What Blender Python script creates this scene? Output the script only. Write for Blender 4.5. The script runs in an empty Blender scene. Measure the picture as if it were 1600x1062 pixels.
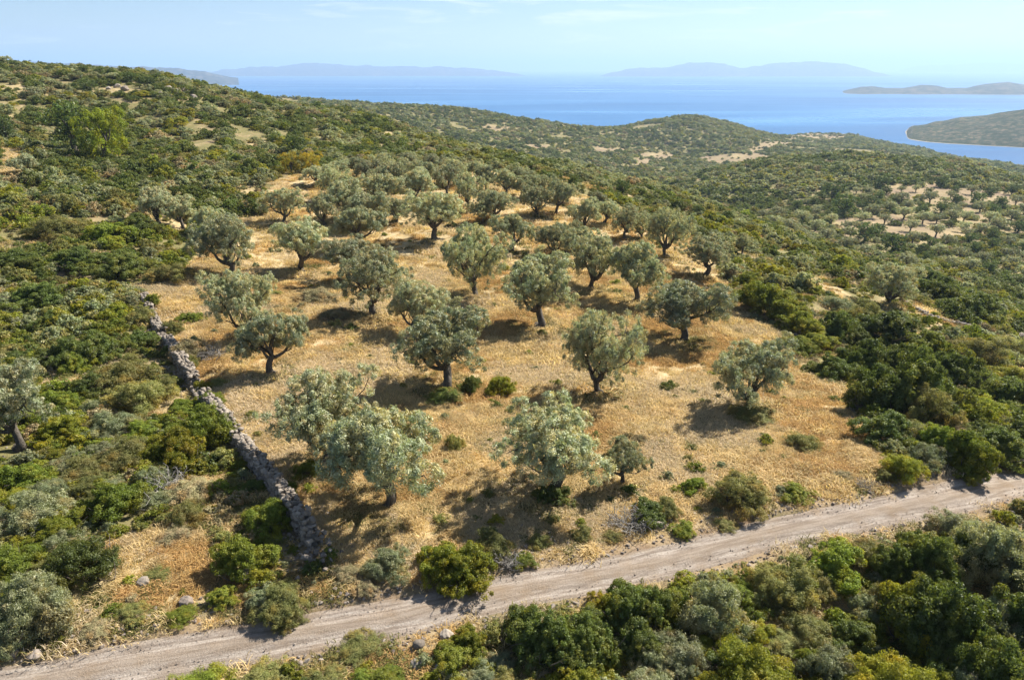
import bpy, bmesh, math, random
import numpy as np
from mathutils import Vector, Matrix

# ------------------------------------------------------------------ camera, sky, sun, exposure
K = 1.333                       # metres per layout unit
ZC = 15 * K                     # camera height over the grove
SEA = -75 * K
PITCH = math.radians(21.67)
FP = 1067.0                     # focal length in photograph pixels (1600 wide)
sc = bpy.context.scene
COL = sc.collection
cam_d = bpy.data.cameras.new('camera')
cam = bpy.data.objects.new('camera', cam_d)
COL.objects.link(cam)
cam.location = (0, 0, ZC)
cam.rotation_euler = (math.radians(90) - PITCH, 0, 0)
cam_d.sensor_width = 36
cam_d.sensor_fit = 'HORIZONTAL'
cam_d.lens = 36 * FP / 1600
cam_d.clip_start = 0.5
cam_d.clip_end = 120000
sc.camera = cam

SUN_EL = math.radians(44)
SUN_AZ = math.radians(52)       # clockwise from +Y (view direction) towards +X
world = bpy.data.worlds.new("World")
sc.world = world
world.use_nodes = True
wn, wl = world.node_tree.nodes, world.node_tree.links
wn.clear()
wo = wn.new('ShaderNodeOutputWorld')
bg = wn.new('ShaderNodeBackground')
sky = wn.new('ShaderNodeTexSky')
sky.sky_type = 'NISHITA'
sky.sun_disc = False
sky.sun_elevation = SUN_EL
sky.sun_rotation = SUN_AZ
sky.altitude = 0
sky.air_density = 0.9
sky.dust_density = 0.15
sky.ozone_density = 3.0
bg.inputs['Strength'].default_value = 0.05
# thin cirrus mixed into the sky colour
tc = wn.new('ShaderNodeTexCoord')
mp = wn.new('ShaderNodeMapping'); mp.inputs['Scale'].default_value = (2.2, 2.2, 22)
n1 = wn.new('ShaderNodeTexNoise'); n1.inputs['Scale'].default_value = 2.3; n1.inputs['Detail'].default_value = 7
n1.inputs['Roughness'].default_value = 0.62; n1.inputs['Distortion'].default_value = 0.5
cr = wn.new('ShaderNodeValToRGB')
cr.color_ramp.elements[0].position = 0.53; cr.color_ramp.elements[0].color = (0, 0, 0, 1)
cr.color_ramp.elements[1].position = 0.70; cr.color_ramp.elements[1].color = (0.75, 0.75, 0.75, 1)
mx = wn.new('ShaderNodeMix'); mx.data_type = 'RGBA'
mx.inputs['B'].default_value = (10.2, 10.4, 10.8, 1)
wl.new(tc.outputs['Generated'], mp.inputs['Vector']); wl.new(mp.outputs[0], n1.inputs['Vector'])
wl.new(n1.outputs['Fac'], cr.inputs['Fac']); wl.new(cr.outputs['Color'], mx.inputs['Factor'])
wl.new(sky.outputs[0], mx.inputs['A']); wl.new(mx.outputs['Result'], bg.inputs['Color'])
wl.new(bg.outputs[0], wo.inputs['Surface'])

sun_d = bpy.data.lights.new('sun', 'SUN')
sun_d.energy = 5.0
sun_d.angle = math.radians(0.55)
sun_d.color = (1.0, 0.935, 0.83)
sun = bpy.data.objects.new('sun', sun_d)
COL.objects.link(sun)
sdir = Vector((math.sin(SUN_AZ) * math.cos(SUN_EL), math.cos(SUN_AZ) * math.cos(SUN_EL), math.sin(SUN_EL)))
sun.rotation_euler = sdir.to_track_quat('Z', 'Y').to_euler()
sun.location = (60, 60, 120)

sc.view_settings.view_transform = 'Standard'
sc.view_settings.look = 'None'
sc.view_settings.exposure = 1.27
sc.view_settings.gamma = 1
sc.view_settings.use_curve_mapping = False
sc.cycles.use_adaptive_sampling = True
sc.cycles.max_bounces = 6
sc.cycles.diffuse_bounces = 3
sc.cycles.glossy_bounces = 2
sc.cycles.transmission_bounces = 3
sc.cycles.volume_bounces = 1
sc.cycles.use_denoising = True

rng = np.random.default_rng(7)
random.seed(7)

# ------------------------------------------------------------------ small tools
def tag(o, label=None, cat=None, group=None, kind=None):
    if label: o['label'] = label
    if cat: o['category'] = cat
    if group: o['group'] = group
    if kind: o['kind'] = kind
    return o

def mesh_np(name, V, F, mats=(), attrs=None, smooth=False):
    """V (n,3), F (m,k) constant k or list of such arrays"""
    me = bpy.data.meshes.new(name)
    Fs = F if isinstance(F, list) else [F]
    Fs = [f for f in Fs if len(f)]
    nl = sum(f.size for f in Fs); nf = sum(len(f) for f in Fs)
    me.vertices.add(len(V)); me.loops.add(nl); me.polygons.add(nf)
    me.vertices.foreach_set('co', np.asarray(V, dtype=np.float32).ravel())
    li = np.concatenate([f.ravel() for f in Fs]).astype(np.int32)
    me.loops.foreach_set('vertex_index', li)
    tot = np.concatenate([np.full(len(f), f.shape[1]) for f in Fs]).astype(np.int32)
    st = np.concatenate([[0], np.cumsum(tot)[:-1]]).astype(np.int32)
    me.polygons.foreach_set('loop_start', st)
    me.polygons.foreach_set('loop_total', tot)
    if smooth:
        me.polygons.foreach_set('use_smooth', np.ones(nf, dtype=bool))
    for m in mats: me.materials.append(m)
    for k, a in (attrs or {}).items():
        at = me.attributes.new(k, 'FLOAT', 'POINT')
        at.data.foreach_set('value', np.asarray(a, dtype=np.float32))
    me.update(calc_edges=True)
    me.validate()
    return me

def obj(name, me, parent=None, loc=None):
    o = bpy.data.objects.new(name, me)
    COL.objects.link(o)
    if parent is not None: o.parent = parent
    if loc is not None: o.location = loc
    return o

def empty(name, loc=(0, 0, 0), rz=0, s=1):
    o = bpy.data.objects.new(name, None)
    COL.objects.link(o)
    o.empty_display_size = 0.3
    o.location = loc; o.rotation_euler = (0, 0, rz)
    o.scale = (s, s, s) if not hasattr(s, '__len__') else s
    return o

def hashn(ix, iy, seed):
    h = (ix.astype(np.int64) * 374761393 + iy.astype(np.int64) * 668265263 + seed * 1442695041) & 0xffffffff
    h = ((h ^ (h >> 13)) * 1274126177) & 0xffffffff
    h = (h ^ (h >> 16)) & 0xffffffff
    return h / 4294967295.0

def vnoise(x, y, seed=0):
    ix = np.floor(x); iy = np.floor(y)
    fx = x - ix; fy = y - iy
    fx = fx * fx * fx * (fx * (fx * 6 - 15) + 10); fy = fy * fy * fy * (fy * (fy * 6 - 15) + 10)
    a = hashn(ix, iy, seed); b = hashn(ix + 1, iy, seed)
    c = hashn(ix, iy + 1, seed); d = hashn(ix + 1, iy + 1, seed)
    return (a * (1 - fx) + b * fx) * (1 - fy) + (c * (1 - fx) + d * fx) * fy

def fbm(x, y, oct=4, seed=0, gain=0.5):
    s = 0; a = 1; t = 0
    for k in range(oct):
        s = s + a * (vnoise(x * 2 ** k + 17.3 * k, y * 2 ** k - 9.1 * k, seed + k) - 0.5)
        t += a; a *= gain
    return s / t * 2            # about -1..1

# ------------------------------------------------------------------ terrain
CT, ST = math.cos(PITCH), math.sin(PITCH)
def pdir(px, py):
    px = np.asarray(px, float); py = np.asarray(py, float)
    u = (px - 800) / FP; v = (531 - py) / FP
    return u, CT + v * ST, -ST + v * CT
def pat(px, py, Yu):            # a point seen at that pixel of the photograph, Yu layout units away
    a, b, c = pdir(px, py)
    t = Yu * K / b
    return a * t, b * t, ZC + c * t
def project(P):
    P = np.asarray(P, float)
    x, y, z = P[..., 0], P[..., 1], P[..., 2] - ZC
    d = y * CT - z * ST
    w = y * ST + z * CT
    d = np.where(np.abs(d) < 1e-3, 1e-3, d)
    return 800 + FP * x / d, 531 - FP * w / d, d

YMIN = 6 * K
ctl = []
def cu(u, Y, Z): ctl.append((u, Y * K, Z * K))
def cp(px, py, Y):
    x, y, z = pat(px, py, Y); ctl.append((float(x / y), float(y), float(z)))
for u in (-1.5, -1.1, -.75, -.4, 0, .4, .75, 1.1, 1.5):
    cu(u, 6, -1.3); cu(u, 9, -1.0); cu(u, 13, -.35); cu(u, 19, .0 if u < .5 else -.1)
    cu(u, 28, -.2 - .4 * max(u, 0))
for u, z in ((-1.5, 1.2), (-1.0, .6), (-.6, -.1), (-.3, -.4), (0, -.9), (.25, -1.5), (.5, -2.4), (.8, -5), (1.2, -7), (1.5, -8)):
    cu(u, 42, z)
for u, z in ((-1.5, 8), (-1.1, 4), (-.8, 2.1), (-.55, .8), (-.33, -.8), (0, -.8), (.25, -1.3), (.45, -3), (.62, -4.8), (.85, -9), (1.5, -14)):
    cu(u, 58, z)
for p in ((0, 104, 170), (130, 114, 168), (250, 125, 165), (350, 146, 168), (450, 168, 175), (560, 180, 190),
          (700, 225, 165), (830, 262, 150), (960, 290, 140), (200, 200, 125), (300, 250, 95), (400, 220, 120),
          (500, 240, 108), (600, 240, 118), (100, 320, 68), (250, 320, 72), (400, 290, 84), (420, 180, 150),
          (200, 150, 145), (80, 210, 116), (0, 250, 85), (560, 262, 97), (700, 258, 98), (850, 275, 98), (1000, 330, 85),
          (700, 325, 77), (520, 330, 75),
          (1060, 305, 120), (1160, 350, 95), (1300, 420, 75), (1500, 440, 100), (1600, 520, 60), (1600, 600, 42), (1600, 690, 30),
          (1080, 300, 265), (1180, 345, 190), (1300, 390, 140), (1440, 345, 190), (1580, 390, 155),
          (1340, 245, 340), (1200, 252, 335), (1110, 268, 310), (1060, 283, 300), (1450, 254, 350), (1560, 272, 340), (1600, 282, 330),
          (1375, 290, 240), (1500, 300, 230), (1200, 300, 240), (1300, 340, 190), (1600, 320, 215),
          (590, 170, 700), (650, 167, 720), (750, 178, 740), (850, 192, 740), (940, 205, 760), (620, 180, 560),
          (700, 190, 600), (800, 230, 480), (900, 240, 500), (1000, 270, 430), (1050, 240, 600),
          (1070, 190, 850), (1030, 196, 835), (1130, 194, 850), (1190, 210, 880), (985, 199, 800), (1100, 215, 650), (1180, 235, 600),
          (1250, 228, 750), (1260, 208, 1010), (1330, 213, 950), (1420, 230, 840), (1500, 248, 700), (1590, 263, 600), (1330, 228, 700)):
    cp(*p)
for p in ((-1.5, 170, 40), (-1.1, 170, 28), (-.9, 120, 11), (-1.4, 100, 17),
          (-.7, 260, 10), (-.7, 480, -25), (-.7, 900, -85), (-.45, 290, -2), (-.45, 480, -18), (-.42, 700, -14), (-.42, 950, -85),
          (-.27, 290, -18), (-.08, 270, -30), (.06, 240, -32), (-.15, 380, -36), (.05, 340, -45),
          (-.2, 930, -88), (-.05, 930, -90), (.1, 920, -90), (.2, 930, -86), (.27, 1060, -84), (.34, 1020, -82), (.45, 1180, -86),
          (.5, 1120, -84), (.56, 980, -82), (.62, 840, -80), (.72, 740, -79), (.85, 640, -78), (1.3, 500, -78),
          (.4, 460, -54), (.55, 440, -48), (.7, 430, -52), (.9, 330, -45), (.9, 210, -33), (1.5, 200, -38), (1.2, 110, -28),
          (.25, 440, -48), (.18, 500, -48),
          (-.7, 2000, -100), (0, 2000, -100), (.7, 2000, -100), (-1.5, 900, -90), (-1.5, 400, 10), (-1.5, 2000, -100), (1.5, 2000, -100), (1.5, 900, -95)):
    cu(*p)
ctl = np.array(ctl)
LS = 0.62
def _feat(u, Y): return np.stack([u, np.log(Y) * LS], -1)
cf = _feat(ctl[:, 0], ctl[:, 1])
def _phi(r2): return 0.5 * r2 * np.log(np.maximum(r2, 1e-12))
n = len(ctl)
A = np.zeros((n + 3, n + 3))
A[:n, :n] = _phi(((cf[:, None] - cf[None]) ** 2).sum(-1)) + np.eye(n) * 1e-4
A[:n, n] = 1; A[:n, n + 1:] = cf
A[n, :n] = 1; A[n + 1:, :n] = cf.T
wts = np.linalg.solve(A, np.concatenate([ctl[:, 2], np.zeros(3)]))
NU, NL = 560, 640
UMAX = 1.5
Lg0, Lg1 = math.log(YMIN), math.log(1700 * K)
ug = np.linspace(-UMAX, UMAX, NU); lg = np.linspace(Lg0, Lg1, NL)
UU, LL = np.meshgrid(ug, lg)
def tps(u, Y):
    f = _feat(u, Y); out = np.empty(len(f))
    for i in range(0, len(f), 20000):
        g = f[i:i + 20000]
        out[i:i + 20000] = _phi(((g[:, None] - cf[None]) ** 2).sum(-1)) @ wts[:n] + wts[n] + g @ wts[n + 1:]
    return out
# coarse evaluation of the smooth surface, then bilinear to the fine grid
cu_, cl_ = np.linspace(-UMAX, UMAX, 140), np.linspace(Lg0, Lg1, 200)
CU, CL = np.meshgrid(cu_, cl_)
CZ = tps(CU.ravel(), np.exp(CL.ravel())).reshape(CU.shape)
def bil(G, a, b):               # a,b fractional indices (col,row)
    a = np.clip(a, 0, G.shape[1] - 1.001); b = np.clip(b, 0, G.shape[0] - 1.001)
    i = a.astype(int); j = b.astype(int); fa = a - i; fb = b - j
    return (G[j, i] * (1 - fa) + G[j, i + 1] * fa) * (1 - fb) + (G[j + 1, i] * (1 - fa) + G[j + 1, i + 1] * fa) * fb
def h0(X, Y):                   # smooth terrain
    X = np.asarray(X, float); Y = np.asarray(Y, float)
    Yc = np.maximum(Y, YMIN)
    return bil(CZ, (X / Yc + UMAX) / (2 * UMAX) * 139, (np.log(Yc) - Lg0) / (Lg1 - Lg0) * 199)
def hit(px, py, ymax=1500 * K):
    """first point of the smooth terrain seen through pixels of the photograph"""
    px = np.atleast_1d(np.asarray(px, float)); py = np.atleast_1d(np.asarray(py, float))
    a, b, c = pdir(px, py)
    Ys = np.exp(np.linspace(math.log(9 * K), math.log(ymax), 900))
    T = Ys[None] / b[:, None]
    Z = ZC + c[:, None] * T; X = a[:, None] * T
    H = h0(X, np.broadcast_to(Ys, X.shape))
    below = Z < H
    k = np.where(below.any(1), below.argmax(1), 0)
    k0 = np.maximum(k - 1, 0); r = np.arange(len(px))
    d0 = Z[r, k0] - H[r, k0]; d1 = Z[r, k] - H[r, k]
    f = np.where(k > 0, d0 / np.where(np.abs(d0 - d1) < 1e-9, 1, d0 - d1), 0)
    y = Ys[k0] * (1 - f) + Ys[k] * f
    x = a * y / b
    ok = below.any(1)
    return np.stack([x, y, h0(x, y)], -1), ok

# road centre line
road_px = [(-260, 1122), (-120, 1098), (60, 1066), (200, 1036), (350, 1010), (500, 983), (640, 958), (800, 921), (1000, 885), (1180, 838), (1340, 805), (1480, 777), (1620, 751), (1800, 727), (1990, 706)]
rp, _ = hit(*np.array(road_px).T)
def resample(P, step):
    P = np.asarray(P, float)[:, :2]
    # Catmull-Rom through points
    Q = [2 * P[0] - P[1]] + list(P) + [2 * P[-1] - P[-2]]
    out = []
    for i in range(1, len(Q) - 2):
        for t in np.linspace(0, 1, 24, endpoint=False):
            p0, p1, p2, p3 = Q[i - 1], Q[i], Q[i + 1], Q[i + 2]
            out.append(.5 * (2 * p1 + (p2 - p0) * t + (2 * p0 - 5 * p1 + 4 * p2 - p3) * t * t + (3 * p1 - p0 - 3 * p2 + p3) * t ** 3))
    out.append(P[-1]); out = np.array(out)
    d = np.concatenate([[0], np.cumsum(np.hypot(*np.diff(out, axis=0).T))])
    s = np.arange(0, d[-1], step)
    return np.stack([np.interp(s, d, out[:, 0]), np.interp(s, d, out[:, 1])], -1)
road = resample(rp, 0.12)
RW = 0.95                       # half width of the road
def dist_line(X, Y, L, far=30):
    X = np.asarray(X, float).ravel(); Y = np.asarray(Y, float).ravel()
    out = np.full(len(X), 1e3)
    lo = L.min(0) - far; hi = L.max(0) + far
    m = np.where((X > lo[0]) & (X < hi[0]) & (Y > lo[1]) & (Y < hi[1]))[0]
    Ls = L[::3]
    for i in range(0, len(m), 4000):
        q = m[i:i + 4000]
        d = np.hypot(X[q, None] - Ls[None, :, 0], Y[q, None] - Ls[None, :, 1])
        out[q] = d.min(1)
    return out
# wall line
wall_px = [(224, 462), (240, 500), (262, 538), (288, 578), (316, 622), (352, 668), (398, 728), (442, 785), (500, 862)]
wp, _ = hit(*np.array(wall_px).T)
wall = resample(wp, 0.1)
wall[:, 0] += .16 * fbm(np.arange(len(wall)) * .1 / 2.2, np.zeros(len(wall)), 3, 91)
wall2_px = [(1405, 470), (1450, 492), (1500, 508), (1560, 522), (1640, 540)]
w2, _ = hit(*np.array(wall2_px).T)
wall2 = resample(w2, 0.1)

def in_poly(X, Y, P):
    X = np.asarray(X, float); Y = np.asarray(Y, float)
    c = np.zeros(X.shape, bool)
    j = len(P) - 1
    for i in range(len(P)):
        xi, yi = P[i][0], P[i][1]; xj, yj = P[j][0], P[j][1]
        t = ((yi > Y) != (yj > Y)) & (X < (xj - xi) * (Y - yi) / ((yj - yi) if yj != yi else 1e-9) + xi)
        c ^= t; j = i
    return c
def wpoly(px):
    h, _ = hit(*np.array(px, float).T); return h[:, :2]
grove = wpoly([(222, 462), (262, 538), (316, 622), (352, 668), (398, 728), (442, 785), (500, 862), (560, 915), (700, 905), (860, 880), (1000, 855),
               (1200, 812), (1390, 765), (1385, 700), (1330, 645), (1290, 600), (1215, 535), (1160, 480), (1125, 425), (1085, 372), (1000, 338),
               (905, 300), (800, 275), (700, 258), (560, 256), (490, 268), (420, 285), (410, 335), (330, 345), (300, 400), (260, 440)])
patches = [wpoly(p) for p in (
    [(1235, 425), (1320, 455), (1330, 470), (1250, 450)], [(1420, 470), (1490, 500), (1500, 510), (1430, 490)],
    [(1370, 290), (1480, 292), (1600, 305), (1600, 330), (1440, 318), (1380, 310)],
    [(1300, 340), (1400, 338), (1520, 350), (1520, 372), (1400, 372), (1320, 358)],
    [(1215, 206), (1300, 203), (1330, 212), (1310, 219), (1235, 217)],
    [(1165, 236), (1185, 226), (1215, 222), (1240, 224), (1236, 229), (1195, 232), (1175, 241)], [(1000, 240), (1040, 236), (1060, 242), (1030, 252), (1005, 256), (990, 262)], [(930, 228), (985, 232), (960, 238), (920, 236)],
    [(760, 192), (800, 198), (790, 206), (750, 200)], [(1090, 246), (1180, 240), (1210, 250), (1120, 256)], [(820, 222), (860, 226), (850, 231), (815, 229)],
    [(0, 225), (40, 232), (60, 262), (20, 275), (0, 275)], [(150, 150), (190, 153), (196, 160), (160, 160)],
    [(160, 850), (300, 820), (340, 900), (300, 960), (200, 950)], [(1240, 910), (1330, 880), (1360, 960), (1270, 980)],
    [(620, 990), (760, 975), (760, 1010), (640, 1040)])]
valley = wpoly([(1215, 305), (1370, 285), (1600, 285), (1640, 440), (1400, 412), (1260, 352)])
allpatch = patches

# fine terrain height with relief
def relief(X, Y):
    d = np.hypot(X, Y)
    a1 = 0.10 * np.clip((d - 8) / 20, 0, 1)
    z = a1 * fbm(X / 1.3, Y / 1.3, 4, 3)
    z = z + np.clip((d - 30) / 120, 0, 1) * .55 * fbm(X / 9, Y / 9, 4, 11)
    z = z + np.clip((d - 160) / 300, 0, 1) * 2.6 * fbm(X / 38, Y / 45, 4, 23)
    z = z + np.clip((d - 450) / 400, 0, 1) * 2.0 * fbm(X / 120, Y / 120, 4, 29)
    return z
def ground_z(X, Y, rd=None):
    X = np.asarray(X, float).ravel(); Y = np.asarray(Y, float).ravel()
    z = h0(X, Y)
    if rd is None: rd = dist_line(X, Y, road)
    k = np.clip((rd - RW) / 1.5, 0, 1)
    bank = np.exp(-((rd - RW - .9) / .6) ** 2) * .14
    return z + relief(X, Y) * k + bank * (.5 + fbm(X / 2, Y / 2, 3, 5)) - .16 * np.clip(1 - (rd - RW + .15) / .3, 0, 1)

# ------------------------------------------------------------------ materials
def new_mat(name):
    m = bpy.data.materials.new(name); m.use_nodes = True
    nt = m.node_tree; nt.nodes.clear()
    out = nt.nodes.new('ShaderNodeOutputMaterial')
    return m, nt.nodes, nt.links, out
def noise(nd, lk, scale, detail=4, rough=.55, vec=None, dist=0):
    t = nd.new('ShaderNodeTexNoise'); t.inputs['Scale'].default_value = scale
    t.inputs['Detail'].default_value = detail; t.inputs['Roughness'].default_value = rough
    t.inputs['Distortion'].default_value = dist
    if vec is not None: lk.new(vec, t.inputs['Vector'])
    return t.outputs['Fac']
def ramp(nd, lk, fac, stops):
    r = nd.new('ShaderNodeValToRGB'); e = r.color_ramp.elements
    while len(e) < len(stops): e.new(0.5)
    for el, (p, c) in zip(e, stops):
        el.position = p; el.color = (c, c, c, 1) if not hasattr(c, '__len__') else (*c, 1)
    lk.new(fac, r.inputs['Fac']); return r.outputs['Color']
def mixc(nd, lk, f, a, b, mode='MIX'):
    m = nd.new('ShaderNodeMix'); m.data_type = 'RGBA'; m.blend_type = mode
    for s, v in (('Factor', f), ('A', a), ('B', b)):
        if isinstance(v, bpy.types.NodeSocket): lk.new(v, m.inputs[s])
        elif s == 'Factor': m.inputs[s].default_value = v
        else: m.inputs[s].default_value = (*v, 1)
    return m.outputs['Result']
def mathn(nd, lk, op, a, b=0.0, clamp=False):
    m = nd.new('ShaderNodeMath'); m.operation = op; m.use_clamp = clamp
    for i, v in enumerate((a, b)):
        if isinstance(v, bpy.types.NodeSocket): lk.new(v, m.inputs[i])
        else: m.inputs[i].default_value = v
    return m.outputs[0]

def leaf_mat(name, col, var=.35, hue=.03, trans=.42, tip=None, gloss=.10, sat=1.0):
    gloss *= .35; hue *= .5
    up_ = 1.0 if 'blades' in name else 1.62
    col = tuple(c * up_ for c in col); tip = tuple(c * up_ for c in tip) if tip else None
    m, nd, lk, out = new_mat(name)
    at = nd.new('ShaderNodeAttribute'); at.attribute_name = 'tone'
    oi = nd.new('ShaderNodeObjectInfo')
    hs = nd.new('ShaderNodeHueSaturation')
    hs.inputs['Saturation'].default_value = sat
    tipc = tip or tuple(min(1, c * 1.5) for c in col)
    base = mixc(nd, lk, at.outputs['Fac'], tuple(c * .72 for c in col), tipc)
    tcn = nd.new('ShaderNodeTexCoord')
    f_ = noise(nd, lk, 1.1, 2, .5, tcn.outputs['Object'])
    tint = ramp(nd, lk, f_, [(.38, (.82, .92, .84)), (.50, (1, 1, 1)), (.64, (1.32, 1.08, .78))])
    if 'blades' not in name: base = mixc(nd, lk, .85, base, tint, 'MULTIPLY')
    lk.new(base, hs.inputs['Color'])
    hv = mathn(nd, lk, 'ADD', mathn(nd, lk, 'MULTIPLY', oi.outputs['Random'], hue * 2), .495 - hue)
    lk.new(hv, hs.inputs['Hue'])
    r2 = mathn(nd, lk, 'FRACT', mathn(nd, lk, 'MULTIPLY', oi.outputs['Random'], 37.7))
    vv = mathn(nd, lk, 'ADD', mathn(nd, lk, 'MULTIPLY', r2, var * 1.4), 1 - var * .7)
    lk.new(vv, hs.inputs['Value'])
    df = nd.new('ShaderNodeBsdfDiffuse'); lk.new(hs.outputs[0], df.inputs['Color'])
    tr = nd.new('ShaderNodeBsdfTranslucent')
    trc = mixc(nd, lk, 1.0, hs.outputs[0], (1.2, 1.15, .62), 'MULTIPLY'); lk.new(trc, tr.inputs['Color'])
    ms = nd.new('ShaderNodeMixShader'); ms.inputs[0].default_value = trans
    lk.new(df.outputs[0], ms.inputs[1]); lk.new(tr.outputs[0], ms.inputs[2])
    gl = nd.new('ShaderNodeBsdfGlossy'); gl.inputs['Roughness'].default_value = .5
    gl.inputs['Color'].default_value = (.8, .85, .8, 1)
    m2 = nd.new('ShaderNodeMixShader'); m2.inputs[0].default_value = gloss
    lk.new(ms.outputs[0], m2.inputs[1]); lk.new(gl.outputs[0], m2.inputs[2])
    lk.new(m2.outputs[0], out.inputs['Surface'])
    return m
MAT = {
    'D': leaf_mat('dark_green_leaves', (.040, .056, .013), tip=(.115, .142, .032), hue=.02, gloss=.07),
    'G': leaf_mat('fresh_green_leaves', (.075, .095, .014), tip=(.185, .21, .030), hue=.03, gloss=.05),
    'Y': leaf_mat('yellow_green_leaves', (.100, .112, .014), tip=(.225, .218, .026), hue=.03, gloss=.05),
    'O': leaf_mat('olive_brown_leaves', (.10, .100, .032), tip=(.225, .215, .080), hue=.03, gloss=.04),
    'S': leaf_mat('silver_green_leaves', (.11, .122, .062), tip=(.245, .255, .145), hue=.03, gloss=.08),
    'B': leaf_mat('dry_brown_leaves', (.15, .12, .065), tip=(.30, .25, .145), hue=.01, gloss=.02, trans=.2),
    'olive': leaf_mat('olive_tree_leaves', (.098, .110, .062), tip=(.32, .338, .22), hue=.02, var=.48, gloss=.12, trans=.34),  # silvery leaves; the wide tone spread also paints in highlights and shadows
    'E': leaf_mat('evergreen_oak_leaves', (.034, .052, .018), tip=(.075, .11, .03), hue=.02, gloss=.06),
}
def bark_mat(name, a, b, sc_=9):
    m, nd, lk, out = new_mat(name)
    tcn = nd.new('ShaderNodeTexCoord')
    mpn = nd.new('ShaderNodeMapping'); mpn.inputs['Scale'].default_value = (1, 1, .25)
    lk.new(tcn.outputs['Object'], mpn.inputs['Vector'])
    f = noise(nd, lk, sc_, 6, .65, mpn.outputs[0], 1.0)
    c = ramp(nd, lk, f, [(.3, a), (.7, b)])
    p = nd.new('ShaderNodeBsdfPrincipled'); p.inputs['Roughness'].default_value = .9
    p.inputs['Specular IOR Level'].default_value = .2
    lk.new(c, p.inputs['Base Color'])
    bp = nd.new('ShaderNodeBump'); bp.inputs['Strength'].default_value = .9; bp.inputs['Distance'].default_value = .08
    lk.new(f, bp.inputs['Height']); lk.new(bp.outputs[0], p.inputs['Normal'])
    lk.new(p.outputs[0], out.inputs['Surface']); return m
M_BARK = bark_mat('olive_bark', (.045, .038, .03), (.15, .13, .105))
M_TWIG = bark_mat('shrub_wood', (.07, .055, .045), (.17, .14, .115))
M_DEAD = bark_mat('dead_grey_wood', (.17, .155, .14), (.36, .34, .31))

def stone_mat(name, stops):
    m, nd, lk, out = new_mat(name)
    tcn = nd.new('ShaderNodeTexCoord'); oi = nd.new('ShaderNodeObjectInfo')
    at = nd.new('ShaderNodeAttribute'); at.attribute_name = 'tone'
    ad = nd.new('ShaderNodeVectorMath'); ad.operation = 'ADD'
    lk.new(tcn.outputs['Object'], ad.inputs[0]); lk.new(oi.outputs['Location'], ad.inputs[1])
    f = noise(nd, lk, 5, 8, .65, ad.outputs[0])
    f2 = noise(nd, lk, 26, 5, .6, ad.outputs[0])
    r = mathn(nd, lk, 'ADD', mathn(nd, lk, 'MULTIPLY', oi.outputs['Random'], .5), mathn(nd, lk, 'MULTIPLY', at.outputs['Fac'], .45))
    mixf = mathn(nd, lk, 'ADD', r, mathn(nd, lk, 'MULTIPLY', f, .55))
    c = ramp(nd, lk, mixf, stops)
    c = mixc(nd, lk, ramp(nd, lk, f2, [(.55, 0.0), (.72, .6)]), c, (.30, .25, .17))
    p = nd.new('ShaderNodeBsdfPrincipled'); p.inputs['Roughness'].default_value = .92
    p.inputs['Specular IOR Level'].default_value = .2
    lk.new(c, p.inputs['Base Color'])
    bp = nd.new('ShaderNodeBump'); bp.inputs['Strength'].default_value = .8; bp.inputs['Distance'].default_value = .03
    lk.new(f2, bp.inputs['Height']); lk.new(bp.outputs[0], p.inputs['Normal'])
    lk.new(p.outputs[0], out.inputs['Surface']); return m
M_STONE = stone_mat('weathered_limestone', [(.2, (.125, .105, .085)), (.55, (.24, .205, .17)), (.95, (.40, .35, .29))])
M_PALE = stone_mat('pale_road_stone', [(.2, (.20, .16, .13)), (.55, (.28, .235, .20)), (.95, (.40, .35, .30))])

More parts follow.
